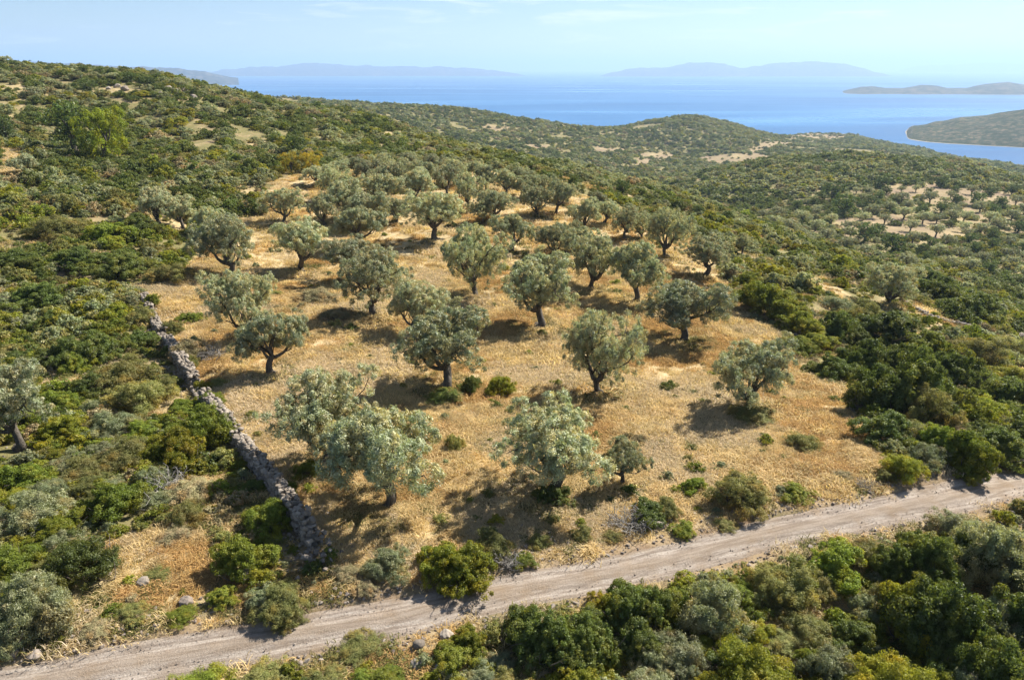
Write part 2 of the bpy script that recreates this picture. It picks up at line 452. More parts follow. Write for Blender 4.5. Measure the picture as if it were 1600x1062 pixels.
def ground_mat():
    m, nd, lk, out = new_mat('hillside_ground')
    g = nd.new('ShaderNodeNewGeometry'); P = g.outputs['Position']
    gr = nd.new('ShaderNodeAttribute'); gr.attribute_name = 'grass'
    di = nd.new('ShaderNodeAttribute'); di.attribute_name = 'dirt'
    fb = noise(nd, lk, .22, 6, .6, P)
    fm = noise(nd, lk, 1.1, 7, .65, P, .4)
    ff = noise(nd, lk, 7, 8, .7, P, .6)
    fh = noise(nd, lk, 38, 5, .7, P)
    straw = ramp(nd, lk, fm, [(.30, (.26, .17, .075)), (.42, (.43, .32, .16)), (.54, (.57, .45, .26)), (.68, (.64, .54, .37))])
    straw = mixc(nd, lk, ramp(nd, lk, ff, [(.40, .0), (.66, .75)]), straw, (.24, .165, .08))
    straw = mixc(nd, lk, ramp(nd, lk, fh, [(.45, .0), (.75, .5)]), straw, (.50, .385, .22))
    earth = ramp(nd, lk, fm, [(.30, (.15, .12, .06)), (.46, (.24, .185, .095)), (.60, (.34, .26, .145)), (.8, (.43, .35, .23))])
    green = ramp(nd, lk, ff, [(.3, (.085, .088, .032)), (.55, (.17, .155, .062)), (.8, (.28, .235, .12))])
    earth = mixc(nd, lk, ramp(nd, lk, fb, [(.36, .0), (.52, .9)]), earth, green)
    earth = mixc(nd, lk, ramp(nd, lk, ff, [(.60, .0), (.75, .6)]), earth, (.33, .28, .21))
    rub = ramp(nd, lk, ff, [(.35, (.17, .115, .07)), (.55, (.25, .18, .12)), (.75, (.34, .27, .20))])
    c = mixc(nd, lk, gr.outputs['Fac'], earth, straw)
    c = mixc(nd, lk, di.outputs['Fac'], c, rub)
    p = nd.new('ShaderNodeBsdfPrincipled'); p.inputs['Roughness'].default_value = .95
    p.inputs['Specular IOR Level'].default_value = .1
    lk.new(c, p.inputs['Base Color'])
    hgt = mathn(nd, lk, 'ADD', mathn(nd, lk, 'MULTIPLY', ff, 1.0), mathn(nd, lk, 'MULTIPLY', fh, .25))
    bp = nd.new('ShaderNodeBump'); bp.inputs['Strength'].default_value = 1.0; bp.inputs['Distance'].default_value = .05
    lk.new(hgt, bp.inputs['Height']); lk.new(bp.outputs[0], p.inputs['Normal'])
    lk.new(p.outputs[0], out.inputs['Surface']); return m
M_GROUND = ground_mat()

def road_mat():
    m, nd, lk, out = new_mat('gravel_track')
    at = nd.new('ShaderNodeAttribute'); at.attribute_name = 'cross'     # -1..1 across
    al = nd.new('ShaderNodeAttribute'); al.attribute_name = 'along'
    g = nd.new('ShaderNodeNewGeometry'); P = g.outputs['Position']
    cv = nd.new('ShaderNodeCombineXYZ')
    lk.new(mathn(nd, lk, 'MULTIPLY', al.outputs['Fac'], .30), cv.inputs[0]); lk.new(mathn(nd, lk, 'MULTIPLY', at.outputs['Fac'], 3.4), cv.inputs[1])
    streak = noise(nd, lk, 1.9, 7, .62, cv.outputs[0], .3)
    ff = noise(nd, lk, 11, 8, .75, P)
    fh = noise(nd, lk, 45, 4, .7, P)
    fb = noise(nd, lk, .7, 5, .6, P)
    c = ramp(nd, lk, streak, [(.36, (.22, .18, .145)), (.48, (.32, .27, .225)), (.60, (.44, .385, .33))])
    ax_ = mathn(nd, lk, 'ABSOLUTE', at.outputs['Fac']); off_ = mathn(nd, lk, 'ABSOLUTE', mathn(nd, lk, 'SUBTRACT', ax_, .5))
    mid = ramp(nd, lk, mathn(nd, lk, 'ADD', off_, mathn(nd, lk, 'MULTIPLY', fb, .35)), [(.30, 0.0), (.52, .42)])
    c = mixc(nd, lk, mid, c, ramp(nd, lk, ff, [(.35, (.15, .105, .06)), (.55, (.27, .20, .13)), (.72, (.40, .33, .26))]))
    c = mixc(nd, lk, ramp(nd, lk, ff, [(.42, .0), (.70, .65)]), c, (.15, .112, .085))
    c = mixc(nd, lk, ramp(nd, lk, fh, [(.52, .0), (.72, .7)]), c, (.40, .345, .295))
    c = mixc(nd, lk, ramp(nd, lk, fb, [(.50, .0), (.72, .5)]), c, (.26, .18, .105))
    p = nd.new('ShaderNodeBsdfPrincipled'); p.inputs['Roughness'].default_value = .95
    p.inputs['Specular IOR Level'].default_value = .1
    lk.new(c, p.inputs['Base Color'])
    hgt = mathn(nd, lk, 'ADD', mathn(nd, lk, 'MULTIPLY', ff, 1.0), mathn(nd, lk, 'MULTIPLY', fh, .4))
    bp = nd.new('ShaderNodeBump'); bp.inputs['Strength'].default_value = 1.0; bp.inputs['Distance'].default_value = .07
    lk.new(hgt, bp.inputs['Height']); lk.new(bp.outputs[0], p.inputs['Normal'])
    lk.new(p.outputs[0], out.inputs['Surface']); return m
M_ROAD = road_mat()

def far_mat(name, a, b, c_, s):
    m, nd, lk, out = new_mat(name)
    g = nd.new('ShaderNodeNewGeometry'); P = g.outputs['Position']
    f = noise(nd, lk, s, 8, .7, P); f2 = noise(nd, lk, s * .15, 5, .6, P)
    c = ramp(nd, lk, f, [(.44, a), (.50, b), (.58, c_)])
    c = mixc(nd, lk, ramp(nd, lk, f2, [(.40, .0), (.65, .7)]), c, tuple(x * .9 for x in a))
    wet = nd.new('ShaderNodeSeparateXYZ'); lk.new(P, wet.inputs[0])
    shore = mathn(nd, lk, 'LESS_THAN', wet.outputs[2], SEA + .5)
    c = mixc(nd, lk, mathn(nd, lk, 'MULTIPLY', shore, .8), c, (.42, .37, .30))
    p = nd.new('ShaderNodeBsdfPrincipled'); p.inputs['Roughness'].default_value = .95
    p.inputs['Specular IOR Level'].default_value = .1
    lk.new(c, p.inputs['Base Color'])
    bp = nd.new('ShaderNodeBump'); bp.inputs['Strength'].default_value = 1; bp.inputs['Distance'].default_value = 2.5
    lk.new(f, bp.inputs['Height']); lk.new(bp.outputs[0], p.inputs['Normal'])
    lk.new(p.outputs[0], out.inputs['Surface']); return m
M_HEAD = far_mat('headland_scrub', (.020, .034, .014), (.042, .052, .022), (.16, .125, .08), .10)
M_ISLE = far_mat('island_scrub', (.035, .04, .025), (.06, .058, .038), (.13, .11, .08), .02)

def sea_mat():
    m, nd, lk, out = new_mat('sea_water')
    g = nd.new('ShaderNodeNewGeometry'); P = g.outputs['Position']
    mpn = nd.new('ShaderNodeMapping'); mpn.inputs['Scale'].default_value = (.0006, .0030, 1)
    lk.new(P, mpn.inputs['Vector'])
    slick = noise(nd, lk, 1.0, 5, .55, mpn.outputs[0], .8)
    c = ramp(nd, lk, slick, [(.35, (.004, .075, .225)), (.56, (.012, .115, .30)), (.70, (.05, .19, .40))])
    w = noise(nd, lk, .5, 6, .7, P); w2 = noise(nd, lk, .07, 4, .6, P)
    p = nd.new('ShaderNodeBsdfPrincipled')
    lk.new(c, p.inputs['Base Color'])
    lk.new(ramp(nd, lk, slick, [(.4, .34), (.75, .24)]), p.inputs['Roughness'])
    p.inputs['IOR'].default_value = 1.33; p.inputs['Specular IOR Level'].default_value = .22
    hgt = mathn(nd, lk, 'ADD', mathn(nd, lk, 'MULTIPLY', w, .25), w2)
    bp = nd.new('ShaderNodeBump'); bp.inputs['Strength'].default_value = .55; bp.inputs['Distance'].default_value = .6
    lk.new(hgt, bp.inputs['Height']); lk.new(bp.outputs[0], p.inputs['Normal'])
    lk.new(p.outputs[0], out.inputs['Surface']); return m
M_SEA = sea_mat()

# ------------------------------------------------------------------ ground, road, sea, islands
X = UU * np.exp(LL); Y = np.exp(LL)
# rows behind and below the camera
Yb = np.array([-60., -35., -18., -8., -1., 3., 5.5])
Xb = ug * YMIN
XB, YB = np.meshgrid(Xb, Yb)
# widen behind rows so the ground does not end at the camera's side
XB = XB * (1 + (YMIN - YB) / 12)
Xa = np.vstack([XB, X]); Ya = np.vstack([YB, Y])
rd = dist_line(Xa, Ya, road)
Za = ground_z(Xa.ravel(), Ya.ravel(), rd)
Za = np.maximum(Za, SEA - 12)
nr = len(Yb) + NL
idx = np.arange(nr * NU).reshape(nr, NU)
F = np.stack([idx[:-1, :-1], idx[:-1, 1:], idx[1:, 1:], idx[1:, :-1]], -1).reshape(-1, 4)
V = np.stack([Xa.ravel(), Ya.ravel(), Za], -1)
# drop faces well under water
zf = V[F, 2].max(1)
F = F[zf > SEA - 6]
gx, gy = V[:, 0], V[:, 1]
jx = gx + 1.6 * fbm(gx / 4, gy / 4, 3, 41); jy = gy + 1.6 * fbm(gx / 4, gy / 4, 3, 47)
mg = in_poly(jx, jy, grove).astype(float)
gn = fbm(gx / 11, gy / 11, 4, 51)
grass = np.clip(mg * (.95 + .3 * gn), 0, 1)
pm = np.zeros(len(gx), bool)
for P_ in allpatch: pm |= in_poly(jx + 3 * gn * (gy > 150), jy + 8 * gn * (gy > 150), P_)
grass = np.maximum(grass, pm * np.where(gy > 90, .35 + .5 * gn, .8 + .3 * gn))
grass = np.maximum(grass, np.clip((gn - .18) * 3, 0, .75) * (1 - mg) * np.clip(1.3 - gy / 400, .0, 1))
dirt = np.clip(1 - (rd - RW - .2) / 1.0, 0, 1) * (.7 + .6 * fbm(gx, gy, 3, 61))
dirt = np.maximum(dirt, np.clip(1 - (rd - RW) / 3.5, 0, 1) * np.clip(fbm(gx / 2.5, gy / 2.5, 3, 66) * 2.5, 0, .8))
wd = dist_line(gx, gy, wall)
dirt = np.maximum(dirt, np.clip(1 - wd / 2.2, 0, 1) * np.clip(.6 + fbm(gx, gy, 3, 63), 0, 1) * .8)
vm = in_poly(jx, jy, valley)
grass = np.maximum(grass, vm * np.clip(.05 + 1.6 * fbm(gx / 22, gy / 22, 4, 57), 0, .6))
dirt = np.maximum(dirt, vm * np.clip(-.05 + 1.3 * fbm(gx / 18, gy / 18, 4, 58), 0, .45))
dirt = np.maximum(dirt, pm * (gy > 90) * (.55 - .8 * gn))
dirt = np.maximum(dirt, np.clip((fbm(gx / 17, gy / 17, 4, 71) - .38) * 5, 0, .8) * (1 - mg) * (gy > 60) * np.clip(1.3 - gy / 600, .35, 1))
ground = obj('ground', mesh_np('ground', V, F, [M_GROUND], {'grass': grass, 'dirt': np.clip(dirt, 0, 1)}, True))
tag(ground, kind='structure')

# road ribbon with wheel ruts
S = resample(rp, 0.25)
T = np.gradient(S, axis=0); T /= np.hypot(*T.T)[:, None]
N_ = np.stack([-T[:, 1], T[:, 0]], -1)
cr_ = np.linspace(-1, 1, 25)
ns = len(S)
al = np.arange(ns) * .25
edge = 1 + .13 * fbm(al[:, None] / 1.5 + 0 * cr_[None], np.sign(cr_)[None] * 9 + 0 * al[:, None], 4, 81)
off = cr_[None] * (RW + .12) * edge
RX = S[:, 0, None] + N_[:, 0, None] * off; RY = S[:, 1, None] + N_[:, 1, None] * off
rut = -.05 * (np.exp(-((np.abs(cr_) - .50) / .16) ** 2))[None]
crown_ = .03 * np.exp(-(cr_ / .25) ** 2)[None]
RZ = h0(RX, RY) + .0 + rut + crown_ + .025 * fbm(RX / .5, RY / .5, 3, 83) - .07 * (np.abs(cr_) ** 6)[None]
idx = np.arange(ns * 25).reshape(ns, 25)
F = np.stack([idx[:-1, :-1], idx[1:, :-1], idx[1:, 1:], idx[:-1, 1:]], -1).reshape(-1, 4)
rt = obj('dirt_road', mesh_np('dirt_road', np.stack([RX, RY, RZ], -1).reshape(-1, 3), F, [M_ROAD],
         {'cross': np.broadcast_to(cr_[None], RX.shape).ravel(), 'along': np.broadcast_to(al[:, None], RX.shape).ravel()}, True))
tag(rt, kind='structure')

def grid_plane(name, x0, x1, y0, y1, z, nx, ny, mat):
    a, b = np.meshgrid(np.linspace(x0, x1, nx), np.linspace(y0, y1, ny))
    V = np.stack([a.ravel(), b.ravel(), np.full(a.size, z)], -1)
    i = np.arange(nx * ny).reshape(ny, nx)
    F = np.stack([i[:-1, :-1], i[:-1, 1:], i[1:, 1:], i[1:, :-1]], -1).reshape(-1, 4)
    return obj(name, mesh_np(name, V, F, [mat]))
sea = grid_plane('sea', -52000, 52000, -2000, 60000, SEA, 30, 30, M_SEA); tag(sea, kind='structure')

def island(name, tops, yc, depth, amp, mat, seed, nx=160, ny=40, y_lean=0.0):
    """tops: (px, py) outline of the crest, yc: distance of the crest in units"""
    tp = np.array(tops, float)
    pxs = np.linspace(tp[0, 0], tp[-1, 0], nx)
    pys = np.interp(pxs, tp[:, 0], tp[:, 1])
    if yc > 4000:
        pys = pys - np.clip(116 - pys, 0, 6) * .35 * fbm(pxs / 14, pxs * 0, 5, seed)
        e_ = np.clip(np.minimum(pxs - pxs[0], pxs[-1] - pxs) / 50, 0, 1) ** .6; pys = pys * e_ + 122 * (1 - e_)
    ycs = yc + y_lean * (pxs - tp[0, 0])
    x, y, z = pat(pxs, pys, ycs)
    hh = np.maximum(z - SEA, 0)
    v = np.linspace(-1, 1, ny)
    prof = np.clip(1 - np.abs(v) ** 1.6, 0, 1)
    XX = x[None] * np.ones((ny, 1)) ; YY = y[None] + v[:, None] * depth * K
    XX = XX * (YY / y[None])
    s = depth * K / 3
    nz = fbm(XX / s, YY / s, 5, seed)
    nz2 = fbm(XX / (s * .3), YY / (s * .3), 4, seed + 5)
    ZZ = SEA - 3 - amp * .5 + (hh[None] + 3 + amp * .5) * prof[:, None] * (1 + .0 * nz) + amp * (nz + .5 * nz2) * prof[:, None] * (1 - .7 * np.exp(-(v[:, None] / .15) ** 2)) * np.clip(hh[None] / (amp * 3 + 1), 0, 1)
    i = np.arange(nx * ny).reshape(ny, nx)
    F = np.stack([i[:-1, :-1], i[:-1, 1:], i[1:, 1:], i[1:, :-1]], -1).reshape(-1, 4)
    o = obj(name, mesh_np(name, np.stack([XX, YY, ZZ], -1).reshape(-1, 3), F, [mat], smooth=True))
    tag(o, kind='structure'); return o
head = island('headland', [(1402, 214), (1412, 209), (1425, 201), (1445, 197), (1460, 192), (1475, 191), (1495, 186), (1530, 183), (1560, 177), (1600, 172), (1660, 164), (1760, 154), (1900, 146), (2100, 150), (2200, 215)],
       1090, 170, 5, M_HEAD, 101, 260, 80, -.33)
island('island', [(1308, 149), (1320, 142), (1345, 136), (1365, 135), (1385, 138), (1410, 138), (1440, 133), (1462, 134), (1480, 138), (1510, 138), (1540, 132), (1575, 129), (1610, 134), (1700, 126), (1850, 130), (2000, 152)],
       3000, 330, 10, M_ISLE, 111, 260, 60, -.2)
island('distant_hills', [(-300, 96), (0, 94), (120, 100), (190, 104), (230, 105), (290, 108), (330, 113), (372, 121)], 4600, 400, 12, M_ISLE, 121, 160, 30)
island('distant_mountains', [(250, 116), (330, 112), (380, 106), (440, 103), (480, 99), (505, 98), (540, 102), (600, 103), (650, 105), (720, 105), (780, 111), (830, 113)], 9600, 700, 25, M_ISLE, 131, 160, 30)
island('distant_mountains', [(930, 112), (980, 108), (1030, 106), (1060, 101), (1085, 98), (1110, 97), (1130, 100), (1155, 106), (1170, 107), (1190, 102), (1220, 98), (1245, 97), (1275, 95.5), (1300, 99), (1325, 101), (1345, 107), (1365, 110), (1400, 112)], 9200, 700, 25, M_ISLE, 141, 200, 30)
island('distant_mountains', [(1380, 107), (1450, 103), (1540, 99), (1600, 101), (1700, 97), (1900, 107)], 19000, 1200, 40, M_ISLE, 151, 100, 20)
island('distant_mountains', [(-500, 98), (-200, 95), (200, 105), (260, 112)], 16000, 1500, 40, M_ISLE, 161, 100, 20)

# ------------------------------------------------------------------ foliage builders
def leaves(lobes, n_tuft, n_leaf, tr, ll, lw, seed, flat=.8, up=.35, hang=0.0, zmin=None):
    """lobes (k,6): centre and radii; tufts on their surfaces, leaves on the tufts"""
    r = np.random.default_rng(seed)
    L = np.asarray(lobes, float)
    w = (L[:, 3] * L[:, 4]); w = w / w.sum()
    li = r.choice(len(L), n_tuft, p=w)
    d = r.normal(size=(n_tuft, 3)); d[:, 2] += .35; d /= np.linalg.norm(d, axis=1)[:, None]
    rad = 1 - .45 * r.random(n_tuft) ** 2.2
    C = L[li, :3] + d * L[li, 3:6] * rad[:, None]
    if zmin is not None:
        C[:, 2] = np.where(C[:, 2] < zmin, zmin + r.random(n_tuft) * .3, C[:, 2])
    ts = tr * (.6 + .8 * r.random(n_tuft))
    ttone = r.random(n_tuft)
    ti = r.integers(0, n_tuft, n_leaf)
    e = r.normal(size=(n_leaf, 3)); e = e + d[ti] * .9; e[:, 2] += up; e /= np.linalg.norm(e, axis=1)[:, None]
    P = C[ti] + e * (ts[ti] * (.35 + .65 * r.random(n_leaf)))[:, None] * np.array([1, 1, flat])
    nrm = e + r.normal(size=(n_leaf, 3)) * .55; nrm /= np.linalg.norm(nrm, axis=1)[:, None]
    ax = e + r.normal(size=(n_leaf, 3)) * .8; ax[:, 2] += up - hang
    ax -= nrm * (ax * nrm).sum(1)[:, None]; ax /= np.linalg.norm(ax, axis=1)[:, None] + 1e-9
    sd = np.cross(nrm, ax)
    sz = (.65 + .7 * r.random(n_leaf))[:, None]
    a = ax * ll * sz; b = sd * lw * sz
    fold = nrm * lw * .25 * sz
    V = np.stack([P - a * .5, P + b * .5 + fold, P + a * .5, P - b * .5 + fold], 1).reshape(-1, 3)
    F = np.arange(n_leaf * 4).reshape(-1, 4)
    tone = np.clip(.30 * ttone[ti] + .55 * r.random(n_leaf) + .12, 0, 1)
    return V, F, np.repeat(tone, 4)

def tube(path, radii, sides=7, wob=0.0, r=None, cap=False):
    P = np.asarray(path, float); R = np.asarray(radii, float); n_ = len(P)
    T = np.gradient(P, axis=0); T /= np.linalg.norm(T, axis=1)[:, None] + 1e-9
    ref = np.array([0.3, 1, .1]); V = []
    for i in range(n_):
        s = np.cross(T[i], ref); s /= np.linalg.norm(s) + 1e-9; q = np.cross(T[i], s)
        a = np.linspace(0, 2 * np.pi, sides, endpoint=False)
        rr = R[i] * (1 + (wob * np.sin(a * 3 + i * .5) if wob else 0))
        V.append(P[i] + (np.cos(a) * rr)[:, None] * s + (np.sin(a) * rr)[:, None] * q if wob else P[i] + R[i] * (np.cos(a)[:, None] * s + np.sin(a)[:, None] * q))
    V = np.concatenate(V); F = []
    for i in range(n_ - 1):
        for j in range(sides):
            k = (j + 1) % sides
            F.append((i * sides + j, i * sides + k, (i + 1) * sides + k, (i + 1) * sides + j))
    return V, np.array(F)
class Acc:
    def __init__(s): s.V = []; s.F = []; s.n = 0
    def add(s, V, F): s.V.append(V); s.F.append(F + s.n); s.n += len(V)
    def mesh(s, name, mats, smooth=True): return mesh_np(name, np.concatenate(s.V), np.concatenate(s.F), mats, smooth=smooth)
def bend(a, b, r, k=6, amp=.12):
    a = np.asarray(a, float); b = np.asarray(b, float); t = np.linspace(0, 1, k)[:, None]
    l = np.linalg.norm(b - a); o1 = r.normal(size=3) * amp * l; o2 = r.normal(size=3) * amp * l * .5
    return a * (1 - t) + b * t + o1 * np.sin(t * np.pi) + o2 * np.sin(t * 2 * np.pi)

def olive_meshes(seed, style):
    """a tree about 7 m across and 5 m tall; style sets the number of limbs and shape"""
    r = np.random.default_rng(seed)
    nl, fork, W, Hh, lean = style
    acc = Acc()
    top = np.array([lean * .5, r.normal() * .15, fork])
    path = bend((0, 0, -.3), top, r, 8, .17)
    acc.add(*tube(path, np.linspace(.46, .25, 8) * np.array([1.35, 1.1, .9, .85, .86, .92, 1, 1.05]), 11, .16))
    lobes = []
    a0 = r.random() * 6.28
    for i in range(nl):
        a = a0 + i * 2 * np.pi / nl + r.normal() * .25
        d = W * .5 * (.50 + .18 * r.random())
        z = Hh * ((.63 if seed < 940 else .56) + .17 * r.random())
        c = np.array([math.cos(a) * d + lean, math.sin(a) * d * .95, z])
        limb = bend(top * [1, 1, .92], c, r, 8, .10); limb[1:4, 2] -= .12
        acc.add(*tube(limb, np.linspace(.20, .045, 8), 7, .08))
        rad = W * (.155 + .06 * r.random())
        lobes.append((*c, rad, rad, rad * .84))
        for k in range(4):      # side branches
            q = limb[3 + r.integers(0, 4)]
            e = c + np.clip(r.normal(size=3), -1.2, 1.2) * rad * [1, 1, .7]; e[2] += .1
            acc.add(*tube(bend(q, e, r, 5, .12), np.linspace(.07, .018, 5), 5))
            lobes.append((*e, rad * .62, rad * .62, rad * .5))
    nt = 3 + (nl > 3)
    for i in range(nt):
        a = r.random() * 6.28
        c = np.array([math.cos(a) * W * .13 + lean, math.sin(a) * W * .13, Hh * (.80 + .06 * r.random())])
        limb = bend(top, c, r, 7, .08); acc.add(*tube(limb, np.linspace(.16, .03, 7), 6))
        rad = W * (.17 + .05 * r.random()); lobes.append((*c, rad, rad, rad * .8))
        for k in range(3):
            e = c + np.clip(r.normal(size=3), -1, 1) * rad * .55
            acc.add(*tube(bend(limb[4], e, r, 5, .12), np.linspace(.055, .015, 5), 5))
    # low drooping shoots
    for i in range(4):
        a = r.random() * 6.28; d = W * (.22 + .2 * r.random())
        c = np.array([math.cos(a) * d + lean, math.sin(a) * d, Hh * (.50 + .10 * r.random())]); q_ = .45 + .4 * r.random()
        lobes.append((*c, q_, q_, q_ * .8))
        acc.add(*tube(bend(top, c, r, 6, .12), np.linspace(.07, .015, 6), 5))
    V, F, t = leaves(lobes, 500, 42000, .36, .20, .052, seed + 1, .85, .35, .15)
    cm = mesh_np('olive_crown', V, F, [MAT['olive']], {'tone': t})
    cx, cy = V[:, 0].mean(), V[:, 1].mean()
    tmesh = acc.mesh('olive_trunk', [M_BARK])
    for me_ in (tmesh, cm):         # lean the tree so that its crown stands over its foot
        co = np.empty(len(me_.vertices) * 3, np.float32); me_.vertices.foreach_get('co', co); co = co.reshape(-1, 3)
        k_ = np.clip(co[:, 2] / 2.2, 0, 1); co[:, 0] -= cx * k_; co[:, 1] -= cy * k_
        me_.vertices.foreach_set('co', co.ravel()); me_.update()
    return tmesh, cm, float(2 * np.percentile(np.hypot(V[:, 0] - cx, V[:, 1] - cy), 97)), float(np.percentile(V[:, 2], 99.5))
STY = [(4, 1.5, 7.0, 5.2, 0), (3, 1.3, 7.2, 5.0, .3), (4, 1.2, 7.4, 4.8, -.2), (5, 1.6, 6.8, 5.4, 0), (3, 1.7, 6.6, 5.3, .2), (4, 1.0, 7.2, 5.2, .1), (5, 1.3, 7.4, 5.0, -.3)]
OL = [olive_meshes(900 + i * 13, s) for i, s in enumerate(STY)]

def shrub_lobes(seed, kind):
    r = np.random.default_rng(seed)
    L = [(r.normal() * .15, r.normal() * .15, .55, .78, .72, .58)]
    for i in range(14):
        a = r.random() * 6.28; d = .55 + .8 * r.random(); q = .20 + .38 * r.random() ** 1.3
        z = .3 + .75 * r.random() * (1.5 - d * .75)
        L.append((math.cos(a) * d, math.sin(a) * d, z, q, q, q * .85))
    for i in range(7):
        a = r.random() * 6.28; d = .7 * r.random(); q = .20 + .28 * r.random()
        L.append((math.cos(a) * d, math.sin(a) * d, .95 + .5 * r.random() * (1 - .4 * d), q, q, q * .95))
    return L        # about 3 wide, 1.5 tall
def shrub_stems(seed):
    r = np.random.default_rng(seed); acc = Acc()
    for i in range(16):
        a = r.random() * 6.28; d = .5 + .95 * r.random()
        acc.add(*tube(bend((r.normal() * .08, r.normal() * .08, -.15), (math.cos(a) * d, math.sin(a) * d, .5 + .7 * r.random()), r, 6, .12), np.linspace(.035, .007, 6), 4))
    return acc.mesh('shrub_stems', [M_TWIG])
SHAPES = []
for i in range(6):
    lobes = shrub_lobes(300 + i * 7, i)
    if i < 3: V, F, t = leaves(lobes, 300, 44000, .20, .072, .038, 400 + i, .9, .35, zmin=.1)       # dense, broad leaves
    elif i < 5: V, F, t = leaves(lobes, 340, 38000, .24, .088, .028, 400 + i, 1.0, .7, zmin=.1)     # upright sprays
    else: V, F, t = leaves(lobes, 180, 18000, .32, .13, .026, 400 + i, 1.0, .9, zmin=.1)            # open, wiry
    SHAPES.append(mesh_np('shrub_foliage', V, F, [MAT['G']], {'tone': t}))
STEMS = [shrub_stems(500 + i) for i in range(2)]
def lod(kind, seed, nt, nleaf, s, tall=1.0):
    lobes = np.array(shrub_lobes(seed, 0)); lobes[:, 2] *= tall; lobes[:, 5] *= tall
    V, F, t = leaves(lobes, nt, nleaf, .28, s, s * .5, seed + 9, .9, .35, zmin=.1)
    return mesh_np('scrub_%s' % kind, V, F, [MAT[kind]], {'tone': t})
KINDS = ['D', 'G', 'Y', 'O', 'S', 'B']
def hidden_obj(name, me): return bpy.data.objects.new(name, me)      # a source for geometry nodes only
PM = [hidden_obj('scrub_source', lod(k, 600 + 31 * i + j, 110, 2600, .20)) for i, k in enumerate(KINDS) for j in range(2)]
PF = [hidden_obj('scrub_source', lod(k, 700 + 31 * i, 60, 420, .44)) for i, k in enumerate(KINDS)]

def scatter(name, P, rz, S, idx, protos, label=None, cat=None, group=None, tilt=None):
    me = bpy.data.meshes.new(name); me.vertices.add(len(P))
    me.vertices.foreach_set('co', np.asarray(P, np.float32).ravel())
    S = np.asarray(S, np.float32)
    if S.ndim == 1: S = np.stack([S, S, S], -1)
    rot = np.zeros((len(P), 3), np.float32); rot[:, 2] = rz
    if tilt is not None: rot[:, :2] = tilt
    for nme, tp, ar in (('irot', 'FLOAT_VECTOR', rot), ('iscale', 'FLOAT_VECTOR', S)):
        at = me.attributes.new(nme, tp, 'POINT'); at.data.foreach_set('vector', ar.ravel())
    at = me.attributes.new('pick', 'INT', 'POINT'); at.data.foreach_set('value', np.asarray(idx, np.int32))
    me.update()
    o = obj(name, me)
    ng = bpy.data.node_groups.new(name + '_nodes', 'GeometryNodeTree')
    ng.interface.new_socket('Geometry', in_out='INPUT', socket_type='NodeSocketGeometry')
    ng.interface.new_socket('Geometry', in_out='OUTPUT', socket_type='NodeSocketGeometry')
    nd, lk = ng.nodes, ng.links
    gi = nd.new('NodeGroupInput'); go = nd.new('NodeGroupOutput'); jn = nd.new('GeometryNodeJoinGeometry')
    def na(nm, tp):
        a = nd.new('GeometryNodeInputNamedAttribute'); a.data_type = tp; a.inputs['Name'].default_value = nm
        return a.outputs['Attribute']
    ar, as_, ap = na('irot', 'FLOAT_VECTOR'), na('iscale', 'FLOAT_VECTOR'), na('pick', 'INT')
    e2r = nd.new('FunctionNodeEulerToRotation'); lk.new(ar, e2r.inputs[0])
    for k, pr in enumerate(protos):
        cmpn = nd.new('FunctionNodeCompare'); cmpn.data_type = 'INT'; cmpn.operation = 'EQUAL'
        lk.new(ap, cmpn.inputs[2]); cmpn.inputs[3].default_value = k
        oi = nd.new('GeometryNodeObjectInfo'); oi.inputs['Object'].default_value = pr; oi.inputs['As Instance'].default_value = True
        ip = nd.new('GeometryNodeInstanceOnPoints')
        lk.new(gi.outputs[0], ip.inputs['Points']); lk.new(cmpn.outputs[0], ip.inputs['Selection'])
        lk.new(oi.outputs['Geometry'], ip.inputs['Instance']); lk.new(e2r.outputs[0], ip.inputs['Rotation']); lk.new(as_, ip.inputs['Scale'])
        lk.new(ip.outputs[0], jn.inputs[0])
    lk.new(jn.outputs[0], go.inputs[0])
    md = o.modifiers.new('scatter', 'NODES'); md.node_group = ng
    tag(o, label, cat, group, 'stuff')
    return o

# ------------------------------------------------------------------ ordinals and labels
ORD = ['', 'second', 'third', 'fourth', 'fifth', 'sixth', 'seventh', 'eighth', 'ninth', 'tenth', 'eleventh', 'twelfth', 'thirteenth', 'fourteenth', 'fifteenth', 'sixteenth', 'seventeenth', 'eighteenth', 'nineteenth', 'twentieth',
       'twenty-first', 'twenty-second', 'twenty-third', 'twenty-fourth', 'twenty-fifth', 'twenty-sixth', 'twenty-seventh', 'twenty-eighth']
def from_left(i, n_):
    if n_ == 1: return 'the only one'
    if i == 0: return 'leftmost'
    if i == n_ - 1: return 'rightmost'
    return ORD[i] + ' from left' if i < 28 else 'number %d from left' % (i + 1)

